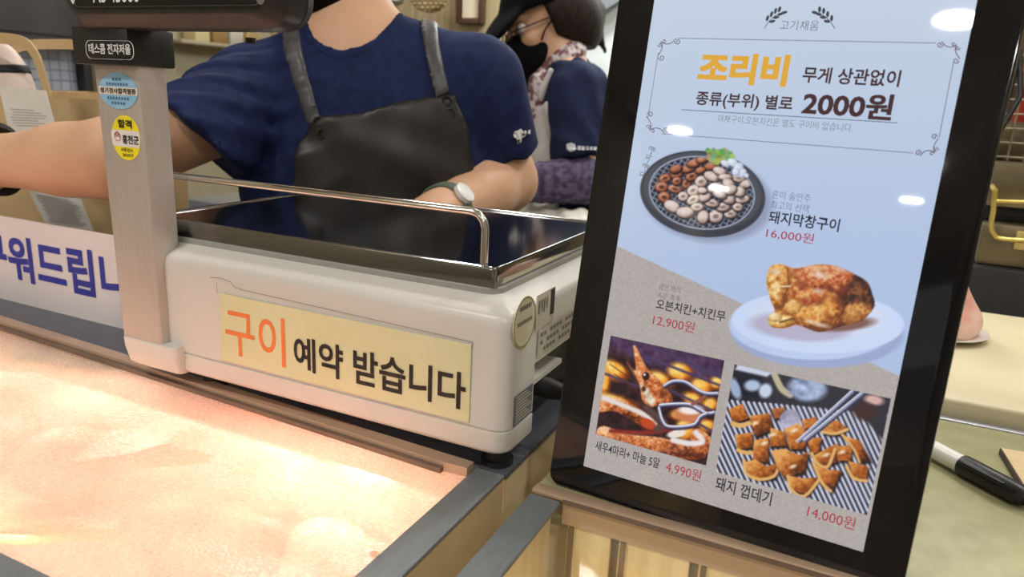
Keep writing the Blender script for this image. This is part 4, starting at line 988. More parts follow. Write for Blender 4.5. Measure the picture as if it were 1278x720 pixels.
def add_head(f, c, A, ear=1.0):
    x, y, z = A
    L = lambda a, b, d: c + x * a + y * b + z * d
    f.ell(L(0, -.012, .032), (.076, .094, .088), A, .01)
    f.ell(L(0, .028, -.040), (.060, .066, .078), A, .03)
    f.ell(L(0, .064, -.100), (.030, .026, .022), A, .025)
    f.ell(L(0, .082, .034), (.052, .014, .013), A, .015)
    for s in (-1, 1): f.ell(L(s * .032, .101, .008), (.019, .014, .012), A, .012, True)
    f.cone(L(0, .094, .012), L(0, .116, -.026), .008, .012, .012)
    for s in (-1, 1):
        f.ell(L(s * .012, .104, -.030), (.008, .009, .007), A, .006)
        f.ell(L(s * .042, .070, -.020), (.022, .020, .020), A, .02)
        f.ell(L(s * (.079 - .006 * (1 - ear) / .35), -.008, -.008), (.010 * ear, .019 * ear, .031 * ear), A, .008)
    f.ell(L(0, .094, -.062), (.024, .010, .006), A, .006); f.ell(L(0, .092, -.073), (.021, .010, .006), A, .006)
def eyes(c, A, parent):
    x, y, z = A
    for s in (-1, 1):
        m_ = MB(); q = c + x * s * .032 + y * .0805 + z * .007
        for rr, off, mi in ((.0120, 0, 0), (.0064, .0064, 1)):
            bm = bmesh.new(); bmesh.ops.create_uvsphere(bm, u_segments=16, v_segments=10, radius=rr)
            bmesh.ops.translate(bm, vec=Vector(q + y * off), verts=bm.verts[:]); m_.frombm(bm, mi, True)
        m_.build('eye', [M_eye, M_iris], parent)
def add_hand(f, wrist, d, palm_n, s=1.0, thumb=1):
    """palm and five separate bent fingers; d points along the hand, palm_n out of the palm"""
    d = unit(d); n = unit(palm_n - d * (palm_n @ d)); w = np.cross(d, n) * thumb
    q = lambda a, b, c: wrist + (d * a + w * b + n * c) * s
    f.cone(q(-.01, 0, 0), q(.03, 0, 0), .026 * s, .024 * s, .012)
    for b in (-.027, -.009, .009, .027): f.cone(q(.02, b * .7, 0), q(.078, b, 0), .015 * s, .0125 * s, .012)
    for b, l, cu in ((-.031, .062, .5), (-.0105, .078, .42), (.0105, .082, .38), (.031, .074, .34)):
        a0 = q(.080, b, 0.0); ang = cu; p_ = a0
        for k, fr in enumerate((.46, .30, .24)):
            dirn = d * math.cos(ang) + n * math.sin(ang) + w * b * 1.2
            e = p_ + unit(dirn) * l * fr * s; f.cone(p_, e, (.0092 - .0008 * k) * s, (.0085 - .0008 * k) * s, .003); p_ = e; ang += cu * 1.1
    t0 = q(.018, .026, .006); t1 = q(.048, .052, .016); t2 = q(.074, .058, .026); t3 = q(.094, .054, .034)
    f.cone(t0, t1, .015 * s, .011 * s, .01); f.cone(t1, t2, .0105 * s, .0092 * s, .003); f.cone(t2, t3, .0092 * s, .0075 * s, .003)
def folds(f, amp, k, seed=0, where=None):
    g = f.grid(); q = g @ np.array(k, float).T if np.ndim(k) == 2 else g @ np.array(k, float)
    wob = np.sin(g[..., 0] * 23 + seed) * 1.1 + np.sin(g[..., 2] * 31 + seed * 2) * .9
    d = amp * np.sin(q + wob)
    if where is not None: d = d * where(g)
    f.d = f.d + d.astype(np.float32)
def ring_band(mb, c, axis, r, w, th, m=0, n=36):
    axis = unit(axis); e = unit(np.cross(axis, ZU)); g = np.cross(axis, e); rings = []
    for i in range(n):
        a = 2 * math.pi * i / n; o_ = math.cos(a) * e + math.sin(a) * g
        rings.append([c + o_ * (r + dr) + axis * dw for dr, dw in ((0, -w / 2), (th, -w / 2 * .8), (th, w / 2 * .8), (0, w / 2))])
    mb.loft(rings + [rings[0]], m, False, True)

# ---------------------------------------------------------------- the worker behind the scale
D_ = 1.07
shR, shL = P(320, 124, 1.05), P(592, 108, 1.06)
elR, wrR = P(138, 199, 0.88), P(-14, 201, 0.90)
elL, wrL = P(632, 226, 1.14), P(546, 267, 0.94)
mid = (shR + shL) / 2
neck0 = P(444, 62, 1.07); headc = P(428, -92, 1.045)
base = np.array([mid[0], mid[1] + .02, -1.0])
t = thing('person', 'person in navy shirt and black leather apron reaching an arm past the scale post', 'person', base)
A1 = np.array([VL, -VF, ZU])
lo = np.minimum.reduce([wrR, wrL, shL, elL, P(-130, 200, .9)]) - .1; hi = np.maximum.reduce([shR, shL, elL, headc, mid]) + .2
lo[2] = -1.0
f = Field(lo, hi, 0.006)
tc_ = lambda a, b, z: np.array([mid[0], mid[1], 0]) + VL * a - VF * b + ZU * z
zs = mid[2]
f.ell(tc_(0, -.01, zs - .11), (.175, .105, .20), A1, .03)
f.ell(tc_(.022, .0, zs - .33), (.136, .105, .20), A1, .05); f.ell(tc_(0, -.01, zs - .52), (.165, .115, .15), A1, .05)
f.cone(shR, neck0, .055, .05, .05); f.cone(shL, neck0, .055, .05, .05); f.cone(tc_(0, 0, zs - .05), neck0, .07, .06, .05)
f.cone(neck0 - ZU * .02, headc - ZU * .05 - np.array(VF) * -.012, .059, .056, .03)
for s_, (sh, el, wr) in ((1, (shR, elR, wrR)), (-1, (shL, elL, wrL))):
    f.cone(sh, el, .056, .045, .03); f.cone(el, el * .65 + wr * .35, .045, .042, .02); f.cone(el * .65 + wr * .35, wr, .040, .031, .02)
hd1 = unit(wrR - elR); add_hand(f, wrR, hd1 + np.array([0, .15, -.25]), np.array([0.2, 0.2, -1.0]), 1.0, -1)
add_hand(f, wrL, unit(wrL - elL) * .8 - VL * .25 - ZU * .15, -ZU + VF * .5, 1.0, 1)
hf = unit(-VF * .8 - VL * .5 - ZU * .32); AH = frame_of(hf, ZU); add_head(f, headc, AH)
for s_ in (-1, 1):
    hip = tc_(s_ * .09, -.01, zs - .58); kn = tc_(s_ * .10, .01, -.56 + .02); an_ = tc_(s_ * .11, -.03, -.93)
    f.cone(hip, kn, .085, .056, .04); f.cone(kn, an_, .056, .038, .03); f.cone(an_ - ZU * .025, an_ - VF * .15 - ZU * .04, .034, .026, .02)
body1 = f; f.build('body', M_skin, t, 2); eyes(headc, AH, t)
# shirt
sh_ = Field(np.minimum.reduce([P(200, 200, .9), shL, elL]) - .12, np.maximum.reduce([shR, shL, elL, mid]) + .17, 0.005)
sh_.ell(tc_(0, -.01, zs - .11), (.192, .120, .215), A1, .03); sh_.ell(tc_(.022, .0, zs - .33), (.152, .122, .21), A1, .05); sh_.ell(tc_(0, -.005, zs - .47), (.18, .13, .14), A1, .05)
sh_.cone(shR, neck0 - ZU * .012, .068, .062, .04); sh_.cone(shL, neck0 - ZU * .012, .068, .062, .04)
armR = unit(elR - shR); armL = unit(elL - shL)
heR, heL = P(254, 178, .955), P(624, 192, 1.12)
slR = sh_.blank()
slR.cone(shR, heR + armR * .07, .076, .068, .03); slR.cone(P(330, 165, 1.07), P(262, 214, 1.03), .045, .034, .04)
slR.cut(lambda g: (g - heR) @ unit(-VL * .60 - ZU * .80 - VF * .45))
slL = sh_.blank()
slL.cone(shL, heL + armL * .06, .074, .060, .03)
slL.cut(lambda g: (g - heL) @ unit(armL - ZU * .4))
for q in (slR, slL): sh_._merge(tuple(slice(0, n) for n in sh_.d.shape), q.d, .012)
nc = neck0 + ZU * .045 - VF * .035
sh_.ell(nc + VL * .004, (.061, .078, .084), A1, .006, True)
sh_.cut(lambda g: (zs - .56) - g[..., 2])
kf = np.cross(armR, VF); kf = unit(kf)
wR = lambda g: np.clip(1 - np.linalg.norm(g - (shR * .45 + heR * .55), axis=-1) / .2, 0, 1)
folds(sh_, .0042, (kf * 1.0 + armR * .55) * 150, 1.0, wR); folds(sh_, .0026, (kf * .6 + armR * 1.0 + VL * .4) * 260, 3.0, wR)
folds(sh_, .0035, (armL * .3 + unit(np.cross(armL, VF))) * 150, 2.0, lambda g: np.clip(1 - np.linalg.norm(g - (shL + armL * .1), axis=-1) / .18, 0, 1))
folds(sh_, .0018, (VL * .9 + ZU * .55) * 95, 4.0, lambda g: np.clip(1 - np.linalg.norm(g - tc_(-.05, .1, zs - .07), axis=-1) / .2, 0, 1))
shirt_o = sh_.build('shirt', M_navy, t, 2)
lg = MB()
LX = lambda a, b: (640 + a, 163 + b)
decal(lg, sh_, [[LX(0, 3), LX(5, 0), LX(11, -2), LX(14, 3), LX(15, 8), LX(11, 9), LX(11, 14), LX(6, 16), LX(5, 10), LX(1, 8)], [LX(14, 1), LX(17, 0), LX(17, 5), LX(14, 6)], [LX(19, 0), LX(22, -1), LX(22, 4), LX(19, 4)]])
if lg.v: lg.build('sleeve_emblem', mat('white_print', rgb(225, 225, 228), None, .6), shirt_o)
# apron
ap = sh_.copy(); ap.d = ap.d - 0.006
def poly_region(pix, depth):
    q = [P(*a, depth) for a in pix]; pts = [((p - mid) @ VL, p[2]) for p in q]
    def fn(g):
        s = (g - mid) @ VL.astype(np.float32); return sd_poly(s.astype(float), g[..., 2].astype(float), pts)
    return fn
front = lambda g: (g - mid) @ VF - 0.0
rg = poly_region([(388, 149), (478, 133), (566, 114), (578, 150), (593, 240), (610, 400), (335, 400), (352, 250), (364, 192)], .965)
ap.cut(rg).cut(front)
folds(ap, .0018, (VL * .6 + ZU * .8) * 80, 3.0)
apo = ap.build('apron', M_leather, t, 2)
cl_ = sh_.copy(); cl_.d -= .002
cl_.cut(lambda g: (np.linalg.norm(((g - nc - VL * .004) @ A1.T) / np.array([.061, .078, .084]), axis=-1) - 1.0) * .075 - .014); cl_.build('collar', M_navy, shirt_o, 2)
st = sh_.copy(); st.d = st.d - 0.0055
for pix, nm in (([(340, 20), (362, 8), (408, 152), (389, 158)], 0), ([(512, -14), (532, -14), (562, 116), (544, 124)], 1)):
    q = st.copy(); q.cut(poly_region(pix, .99)).cut(lambda g: (g - mid) @ VF - 0.10); q.build('apron_strap', M_strap, t, 2)
sn = MB()
for u, v in ((397, 152), (401, 167), (558, 126), (562, 142)):
    c = hit(ap, u, v)
    if c is None: continue
    nn = unit(CAM - c); e = unit(np.cross(nn, ZU)); g = np.cross(e, nn)
    sn = MB(); pts = [c + nn * .0015 + (math.cos(a) * e + math.sin(a) * g) * .0055 for a in np.linspace(0, 2 * math.pi, 21)]; sn.tube(pts, .0016, 0, 6, False); sn.build('snap_ring', M_rubber, apo)
pass
# mask, hair, watch, bracelet, trousers, shoes
x, y, z = AH
mk = Field(headc - .2, headc + .2, .005)
mk.ell(headc + y * .044 - z * .056, (.066, .078, .072), AH, .02); mk.ell(headc + y * .098 - z * .040, (.026, .032, .040), AH, .03); mk.ell(headc + y * .06 - z * .108, (.036, .034, .026), AH, .02)
mk.cut(lambda g: .005 - (g - headc) @ y).cut(lambda g: (g - headc) @ (z * .95 - y * .15) + .018)
mk.build('face_mask', M_mask, t, 2)
hr = Field(headc - .2, headc + .2, .005); hr.ell(headc + z * .036 - y * .016, (.083, .101, .094), AH, .01)
hr.cut(lambda g: np.minimum((g - headc) @ y - .045, (-(g - headc) @ z) + .072)).cut(lambda g: -.06 - (g - headc) @ z); hr.build('hair', M_hair, t, 2)
wt = MB(); wc = wrL * .90 + elL * .10; wa = unit(wrL - elL)
ring_band(wt, wc, wa, .0335, .020, .003)
M_olivestrap = mat('green_watch_strap', rgb(78, 92, 74), rgb(90, 104, 84), 0.6, scale=60); wo = wt.build('wristwatch', M_olivestrap, t)
fc = unit(CAM - wc); fc = unit(fc - wa * (fc @ wa) + ZU * .35 + VL * .2); fc = unit(fc - wa * (fc @ wa))
MB().tube([wc + fc * .034, wc + fc * .0405, wc + fc * .041], [.0145, .0145, .013], 0, 24).build('watch_face', mat('white_dial', rgb(225, 226, 224), None, .2), wo)
bb = MB(); ring_band(bb, P(-6, 199, .90), unit(wrR - elR), .039, .020, .006); bb.build('bracelet', M_rubber, t)
tr_ = Field(np.array([mid[0] - .4, mid[1] - .4, -1.0]), np.array([mid[0] + .4, mid[1] + .4, zs - .3]), 0.012)
tr_.ell(tc_(0, -.01, zs - .53), (.18, .13, .15), A1, .03)
for s_ in (-1, 1):
    hip = tc_(s_ * .09, -.01, zs - .58); kn = tc_(s_ * .10, .01, -.54); an_ = tc_(s_ * .11, -.03, -.93)
    tr_.cone(hip, kn, .10, .072, .04); tr_.cone(kn, an_, .072, .062, .03)
tr_.cut(lambda g: -.95 - g[..., 2]); tr_.build('trousers', M_trouser, t, 1)
for s_ in (-1, 1):
    an_ = tc_(s_ * .11, -.03, -.93); so = Field(an_ - [.2, .25, .1], an_ + [.2, .25, .1], .009)
    so.cone(an_ - ZU * .02 + VF * .02, an_ - VF * .16 - ZU * .035, .044, .036, .03); so.cut(lambda g: -.9995 - g[..., 2]).cut(lambda g: g[..., 2] + .925); so.build('shoe', M_shoe, t, 1)

# ---------------------------------------------------------------- the worker further back
F2 = unit(-VL * .94 - VF * .34); S2 = np.cross(F2, ZU)                 # facing the picture's left; S2 to that person's right
hc2 = P(684, 30, 1.78); AH2 = frame_of(F2 * .95 - ZU * .30, ZU)
nk2 = P(704, 84, 1.79)
ns2, fs2 = P(722, 116, 1.70), P(700, 118, 1.98)
el2, wr2 = P(742, 224, 1.66), P(652, 229, 1.62)
hip2 = P(752, 290, 1.82)
base2 = np.array([hip2[0], hip2[1], -1.0])
t = thing('person', 'person in navy shirt with dark cap, glasses, black mask and pale apron looking down', 'person', base2)
A2 = np.array([S2, F2, ZU])
lo = np.minimum.reduce([wr2, fs2, hc2, ns2, hip2]) - .25; hi = np.maximum.reduce([ns2, fs2, hc2, hip2]) + .25; lo[2] = -1.0
f = Field(lo, hi, 0.007)
ch2 = (ns2 + fs2) / 2 - ZU * .12 - F2 * .0
AT = frame_of(np.cross(unit(nk2 - hip2), S2) * -1, nk2 - hip2); AT = AT if (AT[1] @ F2) > 0 else AT * np.array([[1], [-1], [1]])
f.ell(ch2, (.155, .10, .19), AT, .03); f.ell(ch2 * .45 + hip2 * .55, (.145, .10, .19), AT, .05); f.ell(hip2 - ZU * .05, (.155, .11, .14), AT, .05)
for q in (ns2, fs2): f.cone(q, nk2, .052, .046, .04)
f.cone(nk2 - ZU * .03, hc2 - ZU * .04 - F2 * .012, .052, .052, .03)
f.cone(ns2, el2, .05, .042, .03); f.cone(el2, wr2, .042, .03, .02); add_hand(f, wr2, unit(wr2 - el2) - ZU * .2, -ZU, .95, -1)
el3, wr3 = fs2 + F2 * .10 - ZU * .24, wr2 + VF * .22 + F2 * .02
f.cone(fs2, el3, .05, .042, .03); f.cone(el3, wr3, .042, .03, .02); add_hand(f, wr3, F2 - ZU * .2, -ZU, .95, 1)
add_head(f, hc2, AH2, .65)
for s_ in (-1, 1):
    hip = hip2 + S2 * s_ * .085 - ZU * .10; kn = hip * [1, 1, 0] + F2 * .02 - ZU * .56; an_ = hip * [1, 1, 0] - ZU * .93
    f.cone(hip, kn, .08, .055, .04); f.cone(kn, an_, .055, .038, .03); f.cone(an_ - ZU * .025, an_ + F2 * .15 - ZU * .04, .034, .026, .02)
f.build('body', M_skin, t, 2); eyes(hc2, AH2, t)
s2 = Field(lo, hi * 1.0, 0.007)
s2.ell(ch2, (.172, .115, .205), AT, .03); s2.ell(ch2 * .45 + hip2 * .55, (.162, .117, .205), AT, .05)
for q in (ns2, fs2): s2.cone(q, nk2 - ZU * .02, .064, .056, .04)
a2 = unit(el2 - ns2); he2 = P(722, 206, 1.67)
sl = s2.blank(); sl.cone(ns2 + F2 * .0, he2 + a2 * .05, .072, .068, .03); sl.cone(fs2, el3, .066, .062, .03)
sl.cut(lambda g: np.where((g - ch2) @ S2 < 0, (g - he2) @ a2, (g - el3) @ unit(el3 - fs2) + .03)); s2._merge(tuple(slice(0, n) for n in s2.d.shape), sl.d, .012)
s2.ell(nk2 + ZU * .04 + F2 * .02, (.066, .07, .06), A2, .006, True)
folds(s2, .003, (a2 * .3 + F2) * 120, 1.5)
s2o = s2.build('shirt', M_navy2, t, 2)
lg = MB(); decal(lg, s2, [[(707, 180), (713, 178), (718, 180), (719, 187), (712, 189), (707, 186)]] + [[(721 + i * 5, 182 + i * .3), (724.5 + i * 5, 182 + i * .3), (724.5 + i * 5, 187), (721 + i * 5, 187)] for i in range(5)], 0, .005)
if lg.v: lg.build('sleeve_emblem', mat('white_print_far', rgb(215, 218, 222), None, .6), s2o)
ap2 = s2.copy(); ap2.d -= .007
ap2.cut(lambda g: .035 - (g - ch2) @ AT[1]).cut(lambda g: (g - ch2) @ AT[2] - .085).cut(lambda g: np.abs((g - ch2) @ S2) - .14)
M_apr2 = mat('pale_grey_apron', rgb(200, 196, 194), rgb(212, 208, 206), .7, scale=20)
ap2.build('apron', M_apr2, t, 2)
bs = MB(); q = [hit(s2, *a) for a in ((694, 74), (688, 92), (679, 112), (670, 132), (664, 146))]; q = [p + unit(CAM - p) * .004 for p in q if p is not None]
if len(q) > 2: bs.tube(q, .0105, 0, 10); bs.build('apron_strap', M_apr2, t)
M_scarf = mat('patterned_scarf', rgb(120, 72, 74), rgb(205, 196, 196), 0.8, scale=60, contrast=(.45, .55))
sc = Field(nk2 - .2, nk2 + .2, .006); sc.ell(nk2 + F2 * .010 + ZU * .022, (.066, .066, .036), frame_of(F2 - ZU * .5, ZU), .02); sc.cone(nk2 + F2 * .075 - ZU * .04 - S2 * .03, nk2 + F2 * .08 - ZU * .13 - S2 * .03, .026, .018, .03); sc.build('scarf', M_scarf, t, 2)
slv = Field(np.minimum(el2, wr2) - .1, np.maximum(el2, wr2) + .1, .005); slv.cone(el2 + unit(wr2 - el2) * .02, wr2 - unit(wr2 - el2) * .0, .056, .042, .0)
folds(slv, .002, unit(wr2 - el2) * 260, 1.0)
M_purple = mat('purple_patterned_sleeve', rgb(58, 48, 76), rgb(96, 84, 114), 0.8, scale=70, contrast=(.42, .58)); slv.build('arm_sleeve', M_purple, t, 2)
x, y, z = AH2
mk = Field(hc2 - .2, hc2 + .2, .005)
mk.ell(hc2 + y * .046 - z * .056, (.064, .074, .068), AH2, .02); mk.ell(hc2 + y * .100 - z * .048, (.024, .030, .036), AH2, .03); mk.ell(hc2 + y * .06 - z * .108, (.034, .032, .024), AH2, .02)
mk.cut(lambda g: .022 - (g - hc2) @ y).cut(lambda g: (g - hc2) @ (z * .95 - y * .12) + .016)
mo = mk.build('face_mask', M_mask, t, 2)
for s_ in (-1, 1):
    ear = hc2 + x * s_ * .081 - y * .004
    MB().tube(curve([tuple(ear + z * .022), tuple(hc2 + x * s_ * .074 + y * .035 - z * .004), tuple(hc2 + x * s_ * .062 + y * .05 - z * .03)], 5), .0022, 0, 6).build('ear_loop', M_mask, mo)
hr = Field(hc2 - .25, hc2 + .25, .006); hr.ell(hc2 + z * .024 - y * .022, (.090, .106, .098), AH2, .01); hr.ell(hc2 - y * .085 - z * .02, (.07, .05, .06), AH2, .03); hr.ell(hc2 - y * .12 + z * .0, (.035, .035, .035), AH2, .02)
hr.cone(hc2 - y * .12 - z * .0, hc2 - y * .135 - z * .10, .016, .006, .02)
hr.ell(hc2 - y * .06 - z * .05, (.066, .05, .05), AH2, .03); hr.cut(lambda g: (g - hc2) @ y - .018 - .25 * ((g - hc2) @ z)).cut(lambda g: .03 - np.linalg.norm(g - (hc2 + y * .012 - z * .048), axis=-1) if False else -.034 + 0 * g[..., 0] - ((g - hc2) @ z) + .55 * ((g - hc2) @ y) * (1) ); hr.build('hair', M_hair, t, 2)
cp = Field(hc2 - .25, hc2 + .25, .006); cp.ell(hc2 + z * .040 + y * .004, (.092, .108, .092), AH2, .01); cp.cut(lambda g: .050 - (g - hc2) @ z - (g - hc2) @ y * .10)
br_ = cp.blank(); br_.ell(hc2 + y * .112 + z * .030, (.082, .070, .014), frame_of(y - z * .75, z), .0); cp._merge(tuple(slice(0, n) for n in cp.d.shape), br_.d, .012)
M_cap = mat('black_cap_fabric', rgb(11, 12, 15), rgb(17, 18, 21), .9, scale=60, spec=0.08); cp.build('cap', M_cap, t, 2)
gm = MB()
for s_ in (-1, 1):
    c = hc2 + x * s_ * .033 + y * .117 + z * .004
    gm.tube([c + x * math.cos(a) * .024 + z * math.sin(a) * .018 for a in np.linspace(0, 2 * math.pi, 25)], .0017, 0, 6, False)
    gm.tube([c + x * s_ * .024, hc2 + x * s_ * .079 + y * .02 + z * .016, hc2 + x * s_ * .082 - y * .01 + z * .014], .0019, 0, 6)
gm.tube([hc2 - x * .010 + y * .119 + z * .006, hc2 + x * .010 + y * .119 + z * .006], .0016, 0, 6)
gm.build('glasses', M_rubber, t)
tr_ = Field(hip2 * [1, 1, 0] - [.4, .4, 1.0], hip2 * [1, 1, 0] + [.4, .4, .4], 0.012)
tr_.ell(hip2 - ZU * .05, (.17, .125, .15), A2, .03)
for s_ in (-1, 1):
    hip = hip2 + S2 * s_ * .085 - ZU * .10; kn = hip * [1, 1, 0] + F2 * .02 - ZU * .54; an_ = hip * [1, 1, 0] - ZU * .93
    tr_.cone(hip, kn, .095, .07, .04); tr_.cone(kn, an_, .07, .06, .03)
tr_.cut(lambda g: -.95 - g[..., 2]); tr_.build('trousers', M_trouser, t, 1)
for s_ in (-1, 1):
    an_ = (hip2 + S2 * s_ * .085) * [1, 1, 0] - ZU * .93; so = Field(an_ - [.25, .25, .1], an_ + [.25, .25, .1], .009)
    so.cone(an_ - ZU * .02 - F2 * .02, an_ + F2 * .16 - ZU * .035, .044, .036, .03); so.cut(lambda g: -.9995 - g[..., 2]).cut(lambda g: g[..., 2] + .925); so.build('shoe', M_shoe, t, 1)

# ================================================================== BEHIND THE COUNTER
# back worktop with a white plastic sheet
zt_ = float(P(690, 262, 1.60)[2]) - .045
wk = P(690, 262, 1.60)
t = thing('back_worktop', 'steel worktop in front of the person with the cap', 'counter', (wk[0] - .25, wk[1], -1.0))
MB().box(wk[0] - .9, wk[0] + .30, wk[1] - .20, wk[1] + .05, zt_ - .03, zt_, bevel=.002).build('worktop', M_steel, t)
MB().box(wk[0] - .88, wk[0] + .28, wk[1] - .18, wk[1] + .03, -1.0, zt_ - .03).build('cabinet', M_cab, t)
sh = Field(wk - [.26, .2, .1], wk + [.26, .2, .1], .006); rng = random.Random(5)
for i in range(26):
    q = np.array([wk[0] + rng.uniform(-.16, .18), wk[1] + rng.uniform(-.07, .08), zt_ + rng.uniform(.0, .016)])
    sh.ell(q, (rng.uniform(.03, .07), rng.uniform(.025, .05), rng.uniform(.018, .034)), frame_of(np.array([rng.uniform(-1, 1), rng.uniform(-1, 1), rng.uniform(-.5, .5)]), ZU), .012)
folds(sh, .003, (130, 60, 40), 2.0); sh.cut(lambda g: zt_ + .001 - g[..., 2])
M_sheet = mat('white_plastic_sheet', rgb(212, 208, 194), rgb(226, 222, 210), .35, scale=20)
tag(sh.build('plastic_sheet', M_sheet, None, 1), 'crumpled white plastic sheet on the worktop below the purple arm sleeve', 'plastic sheet')

# kraft paper bags behind the lettered sign
M_kraft = mat('kraft_paper', rgb(194, 166, 120), rgb(206, 178, 132), .8, scale=8)
M_receipt = mat('receipt_paper', rgb(226, 222, 214), rgb(232, 228, 220), .6, scale=30)
def bag(y, u0, u1, vtop, label, receipt, scr, handle, side=None):
    a, b = at(u0, vtop, 1, y), at(u1, vtop, 1, y); x0, x1, zt = a[0], b[0], (a[2] + b[2]) / 2
    t = thing('paper_bag', label, 'paper bag', ((x0 + x1) / 2, y + .06, 0), 'kraft paper bags behind the sign')
    k = MB(); dp = .11; rings = []
    for z, bul in ((0.0, 0), (.02, .003), (zt * .5, .006), (zt * .85, .002), (zt, 0)):
        rings.append([(x0 - bul, y - bul, z), ((x0 + x1) / 2, y - bul * 1.6, z), (x1 + bul, y - bul, z), (x1 - .012 * z / zt, y + dp * .5, z), (x1 + bul, y + dp, z), ((x0 + x1) / 2, y + dp, z), (x0 - bul, y + dp, z), (x0 + .012 * z / zt, y + dp * .5, z)])
    n = 8; inner = [[(p[0] + (.0015 if p[0] < (x0 + x1) / 2 else -.0015), p[1] + (.0015 if p[1] < y + dp / 2 else -.0015), p[2]) for p in r_] for r_ in rings[::-1]]
    inner[-1] = [(p[0], p[1], .002) for p in inner[-1]]
    k.loft(rings + inner, 0, True, False); k.build('bag_body', M_kraft, t)
    R_ = random.Random(u0)
    if receipt:
      rc = MB(); q = [at(u, v, 1, y - .0105) for u, v in receipt]; nq = len(q)
      rc.add(q + [p + np.array([0, .0006, 0]) for p in q], [tuple(range(nq)), tuple(range(2 * nq - 1, nq - 1, -1))] + [(i, i + nq, (i + 1) % nq + nq, (i + 1) % nq) for i in range(nq)])
      tl, tr2, br2, bl2 = q
      for i in range(int(scr[0])):
        ff = scr[1] + i * scr[2]; l = tl + (bl2 - tl) * ff; r_ = tr2 + (br2 - tr2) * ff; e0, e1 = .1 + R_.random() * .1, .6 + R_.random() * .3
        a_, b_ = l + (r_ - l) * e0, l + (r_ - l) * e1; o_ = np.array([0, -.0004, 0]); h_ = np.array([0, 0, .0011])
        rc.add([a_ + o_, b_ + o_, b_ + o_ + h_, a_ + o_ + h_], [(0, 1, 2, 3)], 1)
      rc.build('receipt', [M_receipt, mat('receipt_print', rgb(168, 164, 160), None, .7)], t)['label'] = 'white stapled receipt'
    if side:                                           # a second receipt on the right flank
        q = [at(u, v, 0, x1 + .0095) for u, v in side]; rc = MB()
        rc.add(q + [p - np.array([.0006, 0, 0]) for p in q], [(0, 1, 2, 3), (7, 6, 5, 4)] + [(i, i + 4, (i + 1) % 4 + 4, (i + 1) % 4) for i in range(4)])
        for i in range(22):
            ff = .1 + i * .04; l = q[0] + (q[3] - q[0]) * ff; r_ = q[1] + (q[2] - q[1]) * ff; e0, e1 = .08 + R_.random() * .1, .7 + R_.random() * .22
            a_, b_ = l + (r_ - l) * e0, l + (r_ - l) * e1; o_ = np.array([.0004, 0, 0]); h_ = np.array([0, 0, .0012])
            rc.add([a_ + o_, b_ + o_, b_ + o_ + h_, a_ + o_ + h_], [(0, 1, 2, 3)], 1)
        rc.build('receipt', [M_receipt, mat('receipt_print_grey', rgb(176, 174, 172), None, .7)], t)
    if handle:
        hw = .0075
        for yy in (y + .002, y + dp - .004):
            c = curve([(p[0], p[2]) for p in (at(u, v, 1, y) for u, v in handle)], 8); c = np.array(c)
            tg = np.gradient(c, axis=0); tg /= np.linalg.norm(tg, axis=1)[:, None]; nn = np.stack([-tg[:, 1], tg[:, 0]], 1)
            rings = [[(p[0] + w * q_[0], yy + dy, p[1] + w * q_[1]) for w, dy in ((-hw, 0), (hw, 0), (hw, .002), (-hw, .002))] for p, q_ in zip(c, nn)]
            MB().loft(rings, 0, True, False).build('handle', M_kraft, t)
    return t, x0, x1, zt
bag(.79, 34, 150, 115, 'plain kraft paper bag standing behind the looped bag, nearer the scale post', None, None, None)
_, x0, x1, zt = bag(.665, -120, 44, 116, 'kraft paper bag with flat loop handles and a white receipt at its top', [(-2, 107), (57, 113), (74, 176), (14, 176)], (7, .42, .05), [(-112, 118), (-100, 80), (-70, 52), (-20, 47), (22, 51), (40, 66), (50, 92), (58, 122)], [(36, 238), (101, 248), (117, 288), (56, 278)])
pc = at(4, 90, 1, .715)
M_pack = mat('pale_pink_wrap', rgb(216, 196, 186), rgb(226, 208, 200), .5, scale=12)
pk_ = Field(pc - [.16, .1, .2], pc + [.16, .1, .12], .005); pk_.ell(pc + [-.02, 0, -.05], (.085, .032, .10), None, .02); pk_.ell(pc + [-.06, 0, -.10], (.09, .034, .07), None, .03)
t = thing('wrapped_package', 'pale pink wrapped package with a black band sticking out of the paper bag', 'package', (pc[0], pc[1], pc[2] - .15))
pk_.build('wrap', M_pack, t, 1)
bd = pk_.copy(); bd.d -= .002; zb_ = at(20, 90, 1, .69)[2]; bd.cut(lambda g: np.abs(g[..., 2] - zb_ - (g[..., 0] - pc[0]) * .12) - .0075); bd.build('band', M_rubber, t, 1)

# left hand wall: dark hood, tiles, brown post, small shelf
xw = -2.1
def wl(u, v): return at(u, v, 0, xw + .02)
a, b = wl(-60, 58), wl(92, 58)
M_hood = mat('dark_grey_steel', rgb(78, 76, 78), rgb(92, 90, 92), .45, .4, scale=8)
k = thing('wall_cabinet', 'dark grey steel cabinet on the wall above the tiles', 'cabinet', (xw + .06, (a[1] + b[1]) / 2, b[2]))
MB().box(xw + .001, xw + .12, .3, b[1], b[2], 1.2, bevel=.004).build('body', M_hood, k)
MB().box(xw + .121, xw + .126, .32, b[1] - .02, b[2] + .02, 1.18, bevel=.002).build('door', M_hood, k)
M_tile = tile_mat('white_wall_tiles', rgb(178, 182, 196), rgb(186, 190, 204), rgb(140, 146, 166), 1.0, .25, .028, .028, 0, .0025)
tag(MB().box(xw + .001, xw + .02, .3, b[1], -.6, b[2] - .002).build('tile_panel', M_tile), 'pale blue grey tiled panel on the wall under the dark cabinet', 'wall tiles')
c0, c1 = wl(91, 60), wl(128, 60)
M_brown = mat('brown_post_paint', rgb(84, 72, 66), rgb(94, 82, 76), .5, scale=8)
k = thing('wall_post', 'dark brown upright post on the wall behind the scale post', 'post', (xw + .03, (c0[1] + c1[1]) / 2, -1.0))
